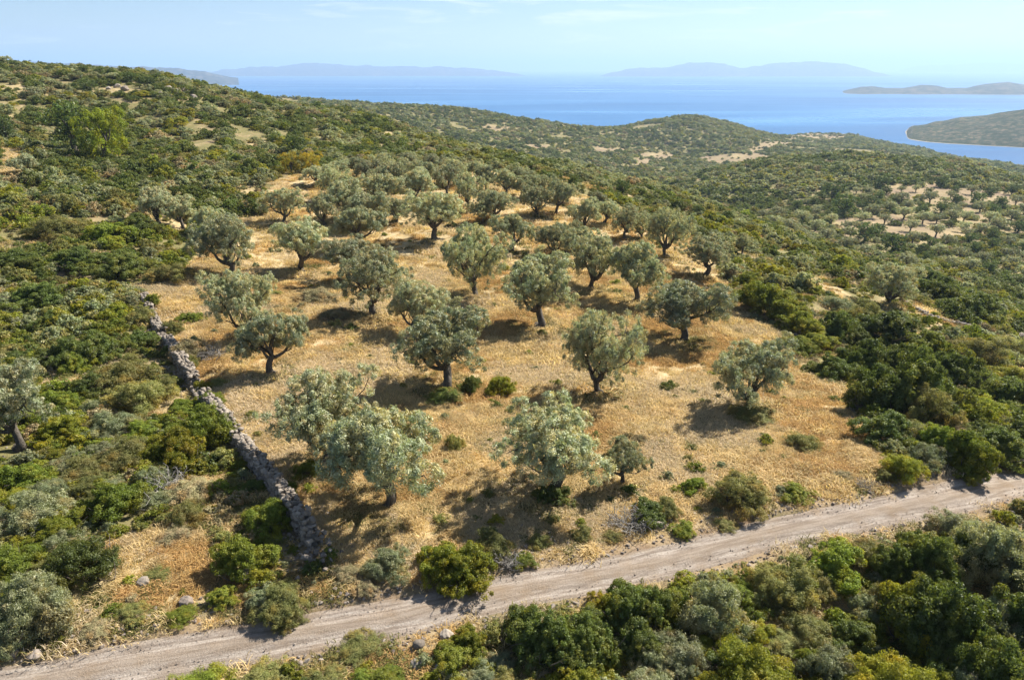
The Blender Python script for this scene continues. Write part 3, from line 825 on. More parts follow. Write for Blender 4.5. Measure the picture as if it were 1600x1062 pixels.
# ------------------------------------------------------------------ olive trees
# base px, base py, crown width px, crown top py, variant, label
OT = [
    (598, 792, 208, 622, 1, 'olive tree with a forked trunk nearest the lower end of the stone wall'),
    (512, 726, 176, 570, 2, 'dense grey olive tree beside the middle of the stone wall, behind the forked one'),
    (864, 772, 215, 622, 0, 'wide olive tree with open twisted limbs, dark suckers at its foot, by the road'),
    (972, 760, 78, 668, 4, 'thin young olive tree at the right side of the wide twisted one'),
    (1168, 640, 152, 516, 5, 'rightmost olive tree of the grove, dark two-stemmed trunk, nearest the dark thicket'),
    (935, 618, 150, 478, 6, 'tall silvery olive tree in mid grove, behind the wide twisted one'),
    (695, 600, 154, 472, 3, 'round dense olive tree with thick trunk and shrubs at its foot, grove centre'),
    (427, 582, 114, 476, 4, 'light green olive tree beside the gap in the stone wall'),
    (382, 530, 106, 414, 5, 'silvery olive tree just behind the one beside the gap in the wall'),
    (655, 520, 100, 428, 2, 'pale olive crown touching the back of the round dense central tree'),
    (588, 494, 120, 384, 0, 'dark green olive tree with a bent trunk left of the central trees'),
    (838, 510, 118, 392, 3, 'olive tree with drooping crown between the central and the right hand trees'),
    (1066, 534, 136, 428, 1, 'broad olive tree with a hole between its stems, right of the grove centre'),
    (990, 474, 94, 376, 4, 'narrow dark olive tree behind the broad one with the holed trunk'),
    (925, 452, 92, 360, 5, 'olive tree with a leaning V shaped trunk in the fourth row'),
    (740, 462, 110, 348, 6, 'olive tree with several low stems and spreading crown above the central one'),
    (476, 424, 92, 336, 3, 'small olive tree with a clear short trunk on open straw at the left'),
    (355, 428, 100, 328, 2, 'pale bushy olive tree at the left edge of the grove'),
    (1102, 432, 88, 370, 0, 'low wide olive tree at the right edge of the grove'),
    (1040, 402, 82, 322, 6, 'dark olive tree standing highest at the right rear of the grove'),
    (1388, 476, 92, 410, 5, 'lone blue grey olive tree beyond the dark thicket'),
    (800, 392, 68, 332, 1, 'yellowish green olive tree with dark trunk in the rear middle'),
    (680, 374, 98, 304, 0, 'bright silver olive tree with straw on both sides in the rear middle'),
]
rear = [(548, 440, 92, 364, 3), (562, 388, 88, 320, 4), (446, 346, 66, 290, 5), (862, 398, 62, 345, 2), (915, 362, 56, 308, 1), (978, 374, 58, 320, 0),
        (948, 352, 46, 312, 3), (732, 326, 60, 268, 6), (772, 346, 66, 300, 2), (872, 336, 50, 282, 4), (838, 338, 56, 288, 5), (650, 320, 74, 262, 1),
        (592, 322, 62, 270, 0), (612, 300, 56, 252, 2), (540, 342, 64, 278, 3), (524, 312, 52, 262, 6), (506, 352, 52, 302, 5), (572, 354, 76, 310, 1),
        (790, 304, 50, 262, 0), (698, 304, 52, 255, 5), (894, 392, 52, 342, 6), (822, 308, 44, 270, 3), (758, 298, 42, 258, 4), (668, 292, 48, 250, 3),
        (632, 286, 42, 246, 6), (905, 410, 70, 352, 0), (575, 288, 42, 250, 1), (250, 352, 62, 292, 2), (283, 356, 52, 304, 3), (1160, 396, 32, 362, 4),
        (330, 372, 55, 322, 0), (42, 272, 44, 238, 1), (26, 700, 125, 552, 3), (712, 288, 40, 248, 2), (745, 284, 40, 250, 1), (560, 276, 40, 244, 4), (598, 268, 38, 240, 6), (640, 268, 38, 240, 0), (680, 272, 38, 246, 3), (815, 290, 40, 262, 1), (850, 305, 44, 272, 6), (886, 316, 42, 285, 2), (620, 345, 48, 306, 5), (700, 340, 50, 300, 4), (935, 330, 40, 300, 0), (755, 350, 48, 312, 6), (496, 290, 42, 262, 1), (530, 282, 42, 252, 5), (1002, 372, 46, 328, 5)]
trees = []
def clear_r(): pass
occupied = []           # x, y, radius
def place_olive(px, py, w, top, var, label, group, name='olive_tree'):
    P, _ = hit(px, py); x, y, _z = P[0]
    z = float(ground_z([x], [y])[0])
    d = y * CT - (z - ZC) * ST
    W = w / FP * d * 1.02
    if w > 140: W *= .92
    tm, cm, wact, hact = OL[var]
    # height so that the crown's top reaches the wanted row
    want = max(20, py - top) / FP * d
    down = math.atan2(ZC - z, y)
    Hh = (want - W * .30 * math.sin(down)) / math.cos(down)
    Hh = min(max(Hh, W * .72), W * 1.05)
    sx = W / wact; sz = Hh / hact
    rz = random.uniform(0, 6.28)
    root = empty(name, (x, y, z - .05), rz, (sx, sx, sz))
    tag(root, label, 'tree', group)
    obj('trunk', tm, root); obj('crown', cm, root)
    trees.append(root)
    occupied.append((x, y, W * .34))
    return root
for a in OT:
    place_olive(*a[:5], a[5], 'olive trees in the grove')
# rows of the rear trees, named by band
bands = [('in the farthest grove row', lambda t: t[1] < 306), ('in the second farthest grove row', lambda t: 306 <= t[1] < 330),
         ('in the third farthest grove row', lambda t: 330 <= t[1] < 358), ('between rear and middle grove rows', lambda t: 358 <= t[1] < 600)]
done = set()
special = {(250, 352): 'grey olive tree among shrubs left of the grove, the left one of a pair',
           (283, 356): 'grey olive tree among shrubs left of the grove, the right one of a pair',
           (330, 372): 'small olive tree just behind the pale bushy one at the left edge of the grove',
           (42, 272): 'small spindly tree on the bare pale slope at the far left',
           (26, 700): 'large silvery olive tree cut by the left edge of the photo',
           (1160, 396): 'tiny olive tree on the slope right of the grove'}
for t in rear:
    if (t[0], t[1]) in special:
        place_olive(*t[:5], special[(t[0], t[1])], 'olive trees around the grove'); done.add(t)
for phrase, test in bands:
    sel = sorted([t for t in rear if t not in done and test(t)], key=lambda t: t[0])
    for i, t in enumerate(sel):
        done.add(t)
        place_olive(*t[:5], 'small grey green olive tree %s, %s' % (phrase, from_left(i, len(sel))), 'olive trees in the grove')

# trees in the valley on the right and lone trees elsewhere: a simpler crown
def far_tree_mesh(seed, mat, nleaf=2600, ls=.34, low=False):
    r = np.random.default_rng(seed); acc = Acc(); lobes = []
    acc.add(*tube(bend((0, 0, -.3), (0.1, 0, 1.3), r, 5, .05), np.linspace(.3, .2, 5), 8))
    for i in range(7):
        a = i * 2.4; d = 1.7 * (r.random() ** .4); c = np.array([math.cos(a) * d, math.sin(a) * d, 2.3 + 1.3 * r.random()])
        acc.add(*tube(bend((.1, 0, 1.2), c, r, 5, .1), np.linspace(.13, .03, 5), 5))
        q = 1.0 + .4 * r.random(); lobes.append((*c, q, q, q * .85))
        if low: lobes.append((c[0] * 1.05, c[1] * 1.05, 1.1, .9, .9, 1.0))
    V, F, t = leaves(lobes, 110, nleaf, .5, ls, ls * .45, seed + 3, .9, .3)
    return acc.mesh('tree_trunk', [M_BARK]), mesh_np('tree_crown', V, F, [mat], {'tone': t})
FT = {'o': [far_tree_mesh(801 + i, MAT['olive']) for i in range(3)], 'e': [far_tree_mesh(811 + i, MAT['E'], 3600, .30, True) for i in range(3)],
      'g': [far_tree_mesh(821, leaf_mat('bright_tree_leaves', (.075, .10, .008), tip=(.16, .205, .02), gloss=.03), 12000, .17, True)], 'y': [far_tree_mesh(831, leaf_mat('yellowing_tree_leaves', (.13, .115, .012), tip=(.27, .23, .03), gloss=.03), 6000, .2, True)]}
def place_tree(px, py, w, k, var, label, group, name, hr=.75):
    P, _ = hit(px, py); x, y, _z = P[0]; z = float(ground_z([x], [y])[0])
    d = y * CT - (z - ZC) * ST; W = w / FP * d
    s = W / 5.4
    root = empty(name, (x, y, z - .05), random.uniform(0, 6.28), (s, s, s * hr * 5.4 / 4.4 * 1.0))
    tag(root, label, 'tree', group)
    tm, cm = FT[k][var % len(FT[k])]
    obj('trunk', tm, root); obj('crown', cm, root)
    occupied.append((x, y, W * .4)); trees.append(root)
place_tree(1375, 300, 27, 'e', 0, 'solitary dark round tree on the edge of the dry field on the right', None, 'oak_tree', .85)
place_tree(118, 240, 84, 'e', 1, 'big dark green tree left of the bright green one on the left hillside', None, 'oak_tree', .85)
place_tree(166, 250, 84, 'g', 0, 'big bright green tree on the left hillside', None, 'broadleaf_tree', .95)
place_tree(456, 272, 36, 'y', 0, 'yellowing tree above the grove, the left one of two', None, 'broadleaf_tree', .9)
place_tree(488, 270, 36, 'y', 0, 'yellowing tree above the grove, the right one of two', None, 'broadleaf_tree', .9)
place_tree(462, 242, 38, 'e', 2, 'dark green tree just behind the two yellowing trees', None, 'oak_tree', .8)
place_tree(576, 195, 22, 'e', 1, 'dark round tree on the crest right of the hilltop', None, 'oak_tree', .8)
place_tree(12, 218, 44, 'e', 0, 'dark green tree at the left edge of the photo on the hillside', None, 'oak_tree', .8)
place_tree(972, 305, 30, 'e', 2, 'dark round tree behind the right rear corner of the grove', None, 'oak_tree', .75)
place_tree(1090, 338, 24, 'e', 0, 'dark green tree on the ridge right of the grove', None, 'oak_tree', .7)
cr_l = [(6, 98, 26), (22, 100, 18), (74, 106, 16), (118, 112, 16), (131, 113, 24), (156, 114, 22), (176, 120, 18), (205, 122, 22), (248, 120, 18), (286, 132, 16), (318, 140, 14), (340, 146, 12),
        (358, 152, 11), (380, 158, 12), (408, 163, 18), (455, 172, 22), (470, 176, 16), (500, 182, 14), (530, 186, 16), (232, 132, 26), (140, 140, 30), (60, 150, 28), (300, 170, 26), (100, 175, 24)]
for i, (px, py, w) in enumerate(cr_l):
    place_tree(px, py + 5, w, 'e' if i % 3 else 'o', i, '%s small tree on the crest of the left hill, %s' % ('dark' if i % 3 else 'greyish', from_left(sorted(range(len(cr_l)), key=lambda j: cr_l[j][0]).index(i), len(cr_l))),
               'small trees along the crest of the left hill', 'oak_tree' if i % 3 else 'olive_tree', .6)
vt = [(1346, 350, 27, 'o'), (1412, 343, 29, 'o'), (1441, 350, 28, 'o'), (1300, 312, 34, 'e'), (1318, 335, 44, 'e'), (1358, 330, 30, 'e'), (1362, 338, 28, 'o'),
      (1246, 325, 22, 'e'), (1452, 318, 26, 'o'), (1408, 318, 24, 'o'), (1525, 322, 26, 'e'), (1562, 326, 26, 'e'), (1485, 310, 18, 'o'), (1470, 334, 26, 'e'),
      (1485, 345, 24, 'o'), (1505, 347, 24, 'o'), (1530, 332, 24, 'o'), (1560, 360, 28, 'o'), (1545, 350, 26, 'o'), (1590, 365, 24, 'e'), (1580, 345, 24, 'o'),
      (1382, 348, 22, 'o'), (1390, 330, 20, 'o'), (1425, 380, 26, 'o'), (1480, 384, 26, 'o'), (1514, 380, 24, 'e'), (1550, 392, 26, 'e'), (1598, 390, 24, 'o'),
      (1440, 402, 30, 'e'), (1395, 398, 44, 'e'), (1350, 378, 40, 'e'), (1370, 370, 26, 'e'), (1465, 400, 26, 'o'), (1498, 405, 28, 'o'), (1532, 412, 26, 'o'), (1575, 420, 28, 'o'),
      (1600, 336, 24, 'o'), (1210, 352, 22, 'o'), (1328, 372, 22, 'o'), (1580, 306, 22, 'e'), (1470, 292, 22, 'e'), (1545, 305, 20, 'e')]
rv = np.random.default_rng(5)
for _k in range(900):
    px = rv.uniform(1130, 1605); py = rv.uniform(300, 455)
    if py < 300 + max(0, (1330 - px)) * .25 or py > 360 + (px - 1130) * .2: continue
    w_ = 17 + (py - 300) * .11 + rv.uniform(-4, 5)
    if any(abs(px - t[0]) < (w_ + t[2]) * .46 and abs(py - t[1]) < (w_ + t[2]) * .20 for t in vt): continue
    vt.append((round(px, 1), round(py, 1), w_, 'o' if rv.random() < .6 else 'e'))
    if len(vt) >= 120: break
vl = {}
for t in vt:
    row = 'on the far edge of the dry field' if t[1] < 324 else 'in the strip across the dry field' if t[1] < 340 else 'along the near edge of the dry field' if t[1] < 356 else 'just below the dry field' if t[1] < 381 else 'in the second nearest strip of the right valley' if t[1] < 400 else 'in the nearest strip of the right valley'
    vl.setdefault((row, t[3]), []).append(t)
for (row, k), L in vl.items():
    L.sort(key=lambda t: t[0])
    for i, t in enumerate(L):
        place_tree(t[0], t[1], t[2], k, i, '%s tree %s, %s' % ('small grey olive' if k == 'o' else 'dark green round', row, from_left(i, len(L))),
                   'small trees in the right hand valley', 'olive_tree' if k == 'o' else 'oak_tree', .72)

# ------------------------------------------------------------------ shrubs: the large ones placed by hand
# base px, base py, width px, kind, shape, height ratio
HS = [  # below the road
    (1545, 905, 190, 'S', 3, .9), (1440, 905, 140, 'D', 1, .9), (1590, 1010, 190, 'D', 2, .9), (1480, 1030, 230, 'D', 0, 1.0), (1385, 960, 130, 'O', 5, .7),
    (1570, 1130, 240, 'D', 1, .9), (1400, 1110, 190, 'Y', 4, .8), (1300, 905, 110, 'G', 0, .7), (1238, 925, 150, 'O', 4, .6), (1116, 970, 105, 'S', 3, 1.0),
    (985, 975, 150, 'D', 2, .8), (1060, 960, 80, 'G', 1, .6), (865, 1025, 170, 'D', 0, .8), (930, 1010, 130, 'D', 1, .7), (1060, 1040, 130, 'S', 5, .6),
    (1160, 1075, 190, 'Y', 4, .7), (1020, 1100, 140, 'S', 3, .6), (900, 1085, 120, 'Y', 1, .6), (1290, 1060, 130, 'S', 4, .7), (1260, 990, 90, 'O', 5, .5), (1325, 1100, 120, 'O', 4, .6),
    (800, 1100, 120, 'O', 5, .6), (700, 1105, 110, 'S', 3, .5), (600, 1080, 120, 'G', 4, .4), (500, 1085, 120, 'O', 5, .4), (400, 1085, 110, 'O', 4, .35), (300, 1090, 110, 'G', 5, .35), (560, 1020, 80, 'O', 5, .3),
    (1500, 850, 100, 'S', 4, .6), (1350, 880, 80, 'O', 5, .6), (1225, 1010, 70, 'O', 5, .4),
    # upper verge
    (728, 908, 100, 'Y', 1, .75), (698, 898, 84, 'Y', 0, .9), (688, 885, 70, 'G', 0, .7), (610, 892, 74, 'S', 3, .7), (765, 860, 76, 'O', 4, .6), (1148, 788, 96, 'O', 4, .7), (1078, 768, 48, 'G', 0, .7),
    (1018, 808, 70, 'D', 0, .6), (1040, 800, 50, 'O', 4, .6), (1068, 830, 42, 'G', 4, .5), (1245, 775, 56, 'G', 1, .4), (1222, 772, 34, 'S', 3, .5), (1412, 748, 66, 'Y', 4, .7), (1382, 750, 36, 'O', 4, .6),
    (1495, 725, 130, 'G', 0, .8), (1385, 688, 92, 'D', 1, .6), (1450, 722, 60, 'S', 5, .7), (1560, 718, 100, 'D', 2, .7), (1430, 690, 70, 'O', 5, .6), (910, 838, 38, 'O', 4, .6), (846, 850, 40, 'O', 5, .6), (820, 880, 44, 'G', 4, .4),
    (1590, 700, 90, 'D', 1, .7), (1130, 820, 40, 'O', 5, .3), (960, 840, 34, 'O', 5, .4), (540, 900, 60, 'B', 5, .4), (575, 925, 46, 'B', 5, .4), (1315, 745, 36, 'B', 5, .4),
    # thicket on the right
    (1432, 645, 190, 'D', 1, .85), (1350, 585, 130, 'D', 0, .8), (1300, 590, 74, 'D', 2, .7), (1480, 610, 100, 'D', 2, .9), (1300, 530, 80, 'D', 1, .8), (1250, 520, 76, 'G', 0, .7),
    (1192, 488, 94, 'G', 1, .7), (1232, 490, 70, 'G', 2, .6), (1165, 450, 60, 'G', 0, .6), (1390, 535, 110, 'D', 2, .65), (1450, 560, 100, 'G', 0, .65), (1350, 500, 70, 'O', 4, .6), (1270, 545, 70, 'G', 1, .5),
    (1245, 548, 60, 'G', 4, .5), (1470, 470, 80, 'D', 0, .7), (1520, 500, 90, 'D', 1, .6), (1440, 450, 60, 'E', 2, .8), (1530, 570, 100, 'O', 4, .6), (1580, 560, 90, 'O', 4, .5), (1570, 640, 110, 'D', 2, .7), (1530, 620, 80, 'O', 4, .6),
    (1590, 600, 80, 'Y', 4, .5), (1520, 660, 90, 'G', 1, .7), (1305, 480, 50, 'S', 5, .5), (1330, 430, 40, 'Y', 4, .6), (1340, 545, 60, 'D', 1, .7), (1400, 600, 90, 'D', 0, 1.0),
    # within the grove
    (866, 782, 58, 'D', 0, .6), (735, 612, 40, 'D', 1, .9), (785, 614, 46, 'Y', 3, .9), (708, 700, 34, 'O', 5, 1.1), (1250, 695, 56, 'O', 5, .5), (480, 742, 50, 'G', 2, .6), (455, 765, 34, 'G', 4, .5), (985, 770, 30, 'D', 2, .7), (1000, 690, 30, 'B', 5, .6), (690, 625, 60, 'D', 5, .3), (520, 500, 60, 'B', 5, .4), (500, 470, 70, 'B', 5, .35), (560, 720, 60, 'B', 5, .4), (1180, 655, 80, 'O', 5, .25), (600, 690, 50, 'B', 5, .3),
    # left of the wall
    (238, 478, 34, 'G', 1, .7), (268, 520, 34, 'O', 4, .8), (262, 556, 30, 'D', 0, .8), (300, 575, 30, 'O', 5, 1.0), (330, 636, 40, 'G', 4, .9), (315, 612, 30, 'Y', 4, .8), (222, 500, 50, 'O', 4, .6), (375, 735, 36, 'G', 3, .7), (395, 768, 44, 'D', 0, .7),
    (286, 715, 120, 'Y', 0, .8), (318, 690, 100, 'G', 3, .8), (388, 895, 100, 'G', 0, .8), (432, 820, 86, 'G', 3, .7), (440, 955, 120, 'O', 4, .5), (350, 940, 50, 'G', 2, .6),
    (50, 985, 170, 'S', 3, .9), (135, 900, 110, 'D', 3, .8), (180, 800, 100, 'G', 2, .7), (85, 840, 100, 'Y', 1, .5), (225, 640, 100, 'O', 4, .6), (120, 570, 120, 'D', 3, .6), (160, 560, 80, 'D', 1, .7), (40, 760, 90, 'G', 1, .6),
    (200, 720, 90, 'O', 4, .5), (130, 745, 80, 'O', 4, .5), (58, 818, 100, 'S', 4, .7), (100, 690, 90, 'Y', 1, .6), (300, 780, 80, 'B', 5, .5), (270, 840, 60, 'B', 5, .4), (20, 900, 100, 'G', 3, .6), (170, 680, 80, 'S', 3, .6), (250, 790, 60, 'S', 5, .6), (220, 540, 60, 'D', 2, .6), (260, 610, 50, 'O', 4, .6), (300, 560, 56, 'B', 5, .8), (200, 600, 90, 'O', 4, .6),
    (240, 900, 50, 'O', 5, .3), (200, 960, 50, 'O', 5, .4), (150, 990, 60, 'B', 5, .4), (280, 965, 50, 'G', 4, .3), (100, 640, 80, 'G', 1, .5), (60, 480, 100, 'D', 1, .5), (200, 430, 80, 'D', 1, .6), (130, 420, 90, 'D', 0, .5), (30, 420, 90, 'D', 2, .5), (270, 440, 70, 'O', 4, .5), (300, 500, 40, 'G', 0, .5), (170, 380, 90, 'G', 2, .5), (90, 370, 90, 'O', 4, .5), (220, 370, 70, 'D', 1, .6), (50, 620, 70, 'G', 2, .5), (340, 600, 36, 'O', 5, .4), (395, 470, 30, 'O', 5, .4),
]
KN = {'D': 'dark green', 'G': 'fresh green', 'Y': 'yellow green', 'O': 'olive brown', 'S': 'silvery grey', 'B': 'dry brown', 'E': 'blackish green'}
def zone(px, py, wx, wy):
    """which part of the photo a shrub stands in"""
    rdst = float(dist_line([wx], [wy], road, 60)[0])
    ry = np.interp(px, [p[0] for p in road_px], [p[1] for p in road_px])
    wxx = np.interp(py, [p[1] for p in wall_px], [p[0] for p in wall_px])
    if py > ry and wy < 60: return 'below the dirt road'
    if in_poly(np.array([wx]), np.array([wy]), grove)[0]: 
        return 'on the upper road verge' if rdst < 5.5 else 'in the olive grove'
    if px < wxx and py > 440: return 'left of the stone wall'
    if px < 620 and py <= 440: return 'on the left hillside' if py > 250 else 'on the upper left hillside'
    if rdst < 6: return 'on the upper road verge'
    if px > 1100 and py > 400: return 'in the right hand thicket'
    if px > 1000: return 'on the right hand slopes'
    return 'behind the grove'
shr = []        # x y z W H kind shape px py
def add_shrub(x, y, W, kind, shape, hr):
    shr.append([x, y, W, kind, shape, hr])
for px, py, w, k, sh, hr in HS:
    P, _ = hit(px, min(py, 1200)); x, y, _z = P[0]
    if py > 1062 and False: continue
    d = y * CT - (_z - ZC) * ST
    W = w / FP * d
    if w < 118:
        add_shrub(x, y, W * 1.05, k, sh, hr)
    else:
        add_shrub(x, y, W * .72, k, sh, hr * 1.18)
        for q_ in range(3):
            a_ = random.uniform(0, 2.1) + q_ * 2.1; rr_ = W * random.uniform(.24, .32); ks = k if random.random() < .6 else random.choice('DGOSY')
            add_shrub(x + math.cos(a_) * rr_, y + math.sin(a_) * rr_ * .8, W * random.uniform(.42, .58), ks, {'D': 0, 'G': 1, 'Y': 0, 'O': 4, 'S': 3}.get(ks, sh), hr * random.uniform(1.0, 1.3))
    occupied.append((x, y, W * .36))
n_hand = len(shr)

# ------------------------------------------------------------------ the rest of the scrub
def kind_at(x, y, r):
    a = fbm(x / 14, y / 14, 3, 201) + r.normal(size=x.shape) * .35
    b = fbm(x / 9, y / 9, 3, 207) + r.normal(size=x.shape) * .4
    k = np.full(x.shape, 3)
    k[a > .34] = 0; k[(a <= .34) & (a > .02)] = 1; k[(a <= .02) & (b > .15)] = 2
    k[(k == 0) & (x < 5) & (y < 110) & (r.random(x.shape) < .45)] = 3; k[(k == 2) & (r.random(x.shape) < .3)] = 4
    k[(a < -.25) & (b < .1)] = 4; k[(b < -.75)] = 5; k[(y > 90) & (k == 2) & (a > -.15)] = 3; k[(y > 90) & (a > .08)] = 0; k[(y > 90) & (k == 1) & (r.random(x.shape) < .7)] = 0; k[(y > 90) & (k == 3) & (r.random(x.shape) < .35)] = 4; k[(y > 90) & (k == 3) & (b > 0)] = 4  # far shrubs go darker and greyer, partly painting in the backlit slope's shade
    return k
def near_filter(x, y, W, occ, slack=.8):
    keep = np.ones(len(x), bool)
    for i in range(0, len(x), 3000):
        s = slice(i, i + 3000)
        d = np.hypot(x[s, None] - occ[None, :, 0], y[s, None] - occ[None, :, 1])
        keep[s] = (d > (occ[None, :, 2] + W[s, None] * .36) * slack).all(1)
    return keep
def visible(x, y, z, tol=3.0):
    t = np.linspace(.12, .97, 60)
    H = h0(x[:, None] * t, y[:, None] * t)
    L = ZC + (z[:, None] + tol - ZC) * t
    return (L > H).all(1)
def sample(nn, y0, y1, r, umax=.98):
    # uniform in area of the wedge
    y = np.sqrt(y0 ** 2 + r.random(nn) * (y1 ** 2 - y0 ** 2)); u = (r.random(nn) * 2 - 1) * umax
    return u * y, y
r = np.random.default_rng(77)
SX, SY, SW, SKd, SLOD, SHR = [], [], [], [], [], []
occ = np.array(occupied)
def scrub_zone(nn, y0, y1, wlo, whi, lodk, dens_bias=0.0, ustep=.98, poisson=True, grove_p=0.0):
    x, y = sample(nn, y0, y1, r, ustep)
    W = wlo + (whi - wlo) * r.random(nn) ** 1.6
    z = h0(x, y)
    keep = z > SEA + 1.5
    dn = fbm(x / 13, y / 13, 4, 220) * (1 if y0 < 280 else .4) + .6 * fbm(x / 4, y / 4, 2, 222) * (y0 < 280) + (.8 * fbm(x / 60, y / 60, 4, 224) if y0 > 280 else 0)
    keep &= dn > -.42 + dens_bias + .0 * x
    ing = in_poly(x, y, grove)
    keep &= (~ing) | (r.random(nn) < grove_p)
    for P_ in allpatch: keep &= (~in_poly(x, y, P_)) | (r.random(nn) < (.07 if y0 < 500 else .12))
    keep &= (~in_poly(x, y, valley)) | (r.random(nn) < .8)
    x, y, z, W = x[keep], y[keep], z[keep], W[keep]
    if y0 < 60:
        rdd = dist_line(x, y, road); k = rdd > RW + .25 + W * .42
        k &= (rdd > 3.2) | (r.random(len(x)) < .5)
        k &= dist_line(x, y, wall) > .4 + W * .33
        x, y, z, W = x[k], y[k], z[k], W[k]
        k = near_filter(x, y, W, occ); x, y, z, W = x[k], y[k], z[k], W[k]
    elif y0 < 400:
        k = near_filter(x, y, W, occ, .6); x, y, z, W = x[k], y[k], z[k], W[k]
    k = visible(x, y, z); x, y, z, W = x[k], y[k], z[k], W[k]
    if poisson:     # thin by a jittered grid hash so that crowns do not pile up
        cell = (wlo * .38)
        key = (np.floor(x / cell).astype(np.int64) * 73856093) ^ (np.floor(y / cell).astype(np.int64) * 19349663)
        _, ui = np.unique(key, return_index=True); x, y, z, W = x[ui], y[ui], z[ui], W[ui]
    SX.append(x); SY.append(y); SW.append(W); SKd.append(kind_at(x, y, r)); SLOD.append(np.full(len(x), lodk)); SHR.append(.7 + .5 * r.random(len(x)))
scrub_zone(3000, 8, 34, .7, 2.3, 0, .16, 1.2)
scrub_zone(5600, 34, 75, .9, 3.2, 0, .33, 1.05)
scrub_zone(8500, 75, 150, 1.2, 4.0, 1, .27)
scrub_zone(13000, 150, 300, 1.8, 5.2, 1, .08, .9)
scrub_zone(24000, 300, 560, 2.4, 7, 2, .02, .85)
scrub_zone(90000, 560, 1480, 3.0, 8.5, 2, .06, .85)
# small stuff: low shrubs and dry cushions
scrub_zone(8500, 8, 50, .30, 1.1, 0, -.6, 1.2, True, .07)
scrub_zone(11000, 50, 130, .5, 1.4, 1, -.6, 1.0, True, .06)
SX, SY, SW, SKd, SLOD, SHR = map(np.concatenate, (SX, SY, SW, SKd, SLOD, SHR))
GZ = ground_z(SX, SY)
px_, py_, dd = project(np.stack([SX, SY, GZ], -1))
size_px = SW / dd * FP
inside = (px_ > -10) & (px_ < 1610) & (py_ > 60) & (py_ < 1085)
order = np.argsort(-np.where(inside, size_px, 0))
n_ind = 300 - n_hand
ind = order[:n_ind]
for i in ind:
    k = KINDS[SKd[i]]
    sh = {'D': r.integers(0, 3), 'G': r.integers(0, 4), 'Y': r.integers(0, 2), 'O': r.integers(3, 6), 'S': r.integers(3, 6), 'B': 5}[k]
    add_shrub(SX[i], SY[i], SW[i], k, int(sh), float(SHR[i]) * .62)
rest = np.ones(len(SX), bool); rest[ind] = False

# individuals: label by zone, colour, strip, order from the left
info = []
for i, s in enumerate(shr):
    x, y, W, k, sh, hr = s
    z = float(ground_z([x], [y])[0])
    a, b, d = project(np.array([[x, y, z]]))
    info.append(dict(i=i, x=x, y=y, z=z, W=W, k=k, sh=sh, hr=hr, px=float(a[0]), py=float(b[0]), zone=zone(float(a[0]), float(b[0]), x, y), wpx=W / float(d[0]) * FP))
groups = {}
for q in info: groups.setdefault((q['zone'], q['k']), []).append(q)
STRIP = {1: [''], 2: ['lower half', 'upper half'], 3: ['lowest strip', 'middle strip', 'highest strip'],
         4: ['lowest strip', 'second lowest strip', 'second highest strip', 'highest strip']}
for (zn, k), L in groups.items():
    L.sort(key=lambda q: -q['py'])
    ns_ = min(5, max(1, math.ceil(len(L) / 7)))
    names = STRIP[ns_] if ns_ < 5 else ['lowest strip', 'second lowest strip', 'middle strip', 'second highest strip', 'highest strip']
    per = math.ceil(len(L) / ns_)
    for s_ in range(ns_):
        part = sorted(L[s_ * per:(s_ + 1) * per], key=lambda q: q['px'])
        for j, q in enumerate(part):
            sz = 'large' if q['wpx'] > 110 else 'medium' if q['wpx'] > 55 else 'small'
            q['label'] = ' '.join(('%s %s shrub %s%s, %s' % (sz, KN[k], zn, ', ' + names[s_] if names[s_] else '', from_left(j, len(part)))).split()).replace(' ,', ',')
for q in info:
    W = q['W']; s = W / 3.0
    H = s * q['hr'] * 1.25
    rz = random.uniform(0, 6.28)
    root = empty('shrub', (q['x'], q['y'], q['z'] - .04), rz, (s, s, H))
    tag(root, q['label'], 'shrub', 'shrubs ' + q['zone'])
    fo = obj('foliage', SHAPES[q['sh']], root)
    fo.material_slots[0].link = 'OBJECT'; fo.material_slots[0].material = MAT[q['k']]
    if q['wpx'] > 60 or q['sh'] == 5:
        obj('stem', STEMS[q['i'] % 2], root)

pk = np.where(SLOD == 2, 12 + SKd, SKd * 2 + (np.arange(len(SX)) % 2))
m = rest
hgt = SW / 3.0 * SHR * np.where(SY > 130, .72, .88)
scatter('scrub', np.stack([SX, SY, GZ - .05], -1)[m], r.random(m.sum()) * 6.28, np.stack([SW / 3.0, SW / 3.0, hgt], -1)[m], pk[m], PM + PF,
        'low mediterranean scrub covering the hillsides around the grove', 'scrub')

# ------------------------------------------------------------------ dry grass
def grass_source(seed, mat, nb, hgt, spread, w):
    r = np.random.default_rng(seed)
    b = r.normal(size=(nb, 2)) * spread
    a = r.random(nb) * 6.28; ln = hgt * (.5 + .8 * r.random(nb)); out = .30 + .9 * r.random(nb)
    d = np.stack([np.cos(a), np.sin(a)], -1)
    p0 = np.concatenate([b, np.full((nb, 1), -.03)], 1)
    p1 = p0 + np.concatenate([d * out[:, None] * ln[:, None] * .4, (ln * .50)[:, None]], 1)
    p2 = p0 + np.concatenate([d * out[:, None] * ln[:, None] * 1.0, (ln * (.95 - .55 * out))[:, None]], 1)
    sd = np.concatenate([-d[:, 1:], d[:, :1], np.zeros((nb, 1))], 1) * w
    V = np.stack([p0 - sd, p0 + sd, p1 - sd * .8, p1 + sd * .8, p2], 1).reshape(-1, 3)
    i = np.arange(nb)[:, None] * 5
    F4 = i + np.array([[0, 1, 3, 2]]); F3 = i + np.array([[2, 3, 4]])
    return hidden_obj('grass_source', mesh_np('grass_tuft', V, [F4, F3], [mat], {'tone': np.repeat(r.random(nb), 5)}))
M_STRAW = leaf_mat('straw_blades', (.50, .38, .17), tip=(.78, .63, .34), var=.35, hue=.012, trans=.45, gloss=.03)
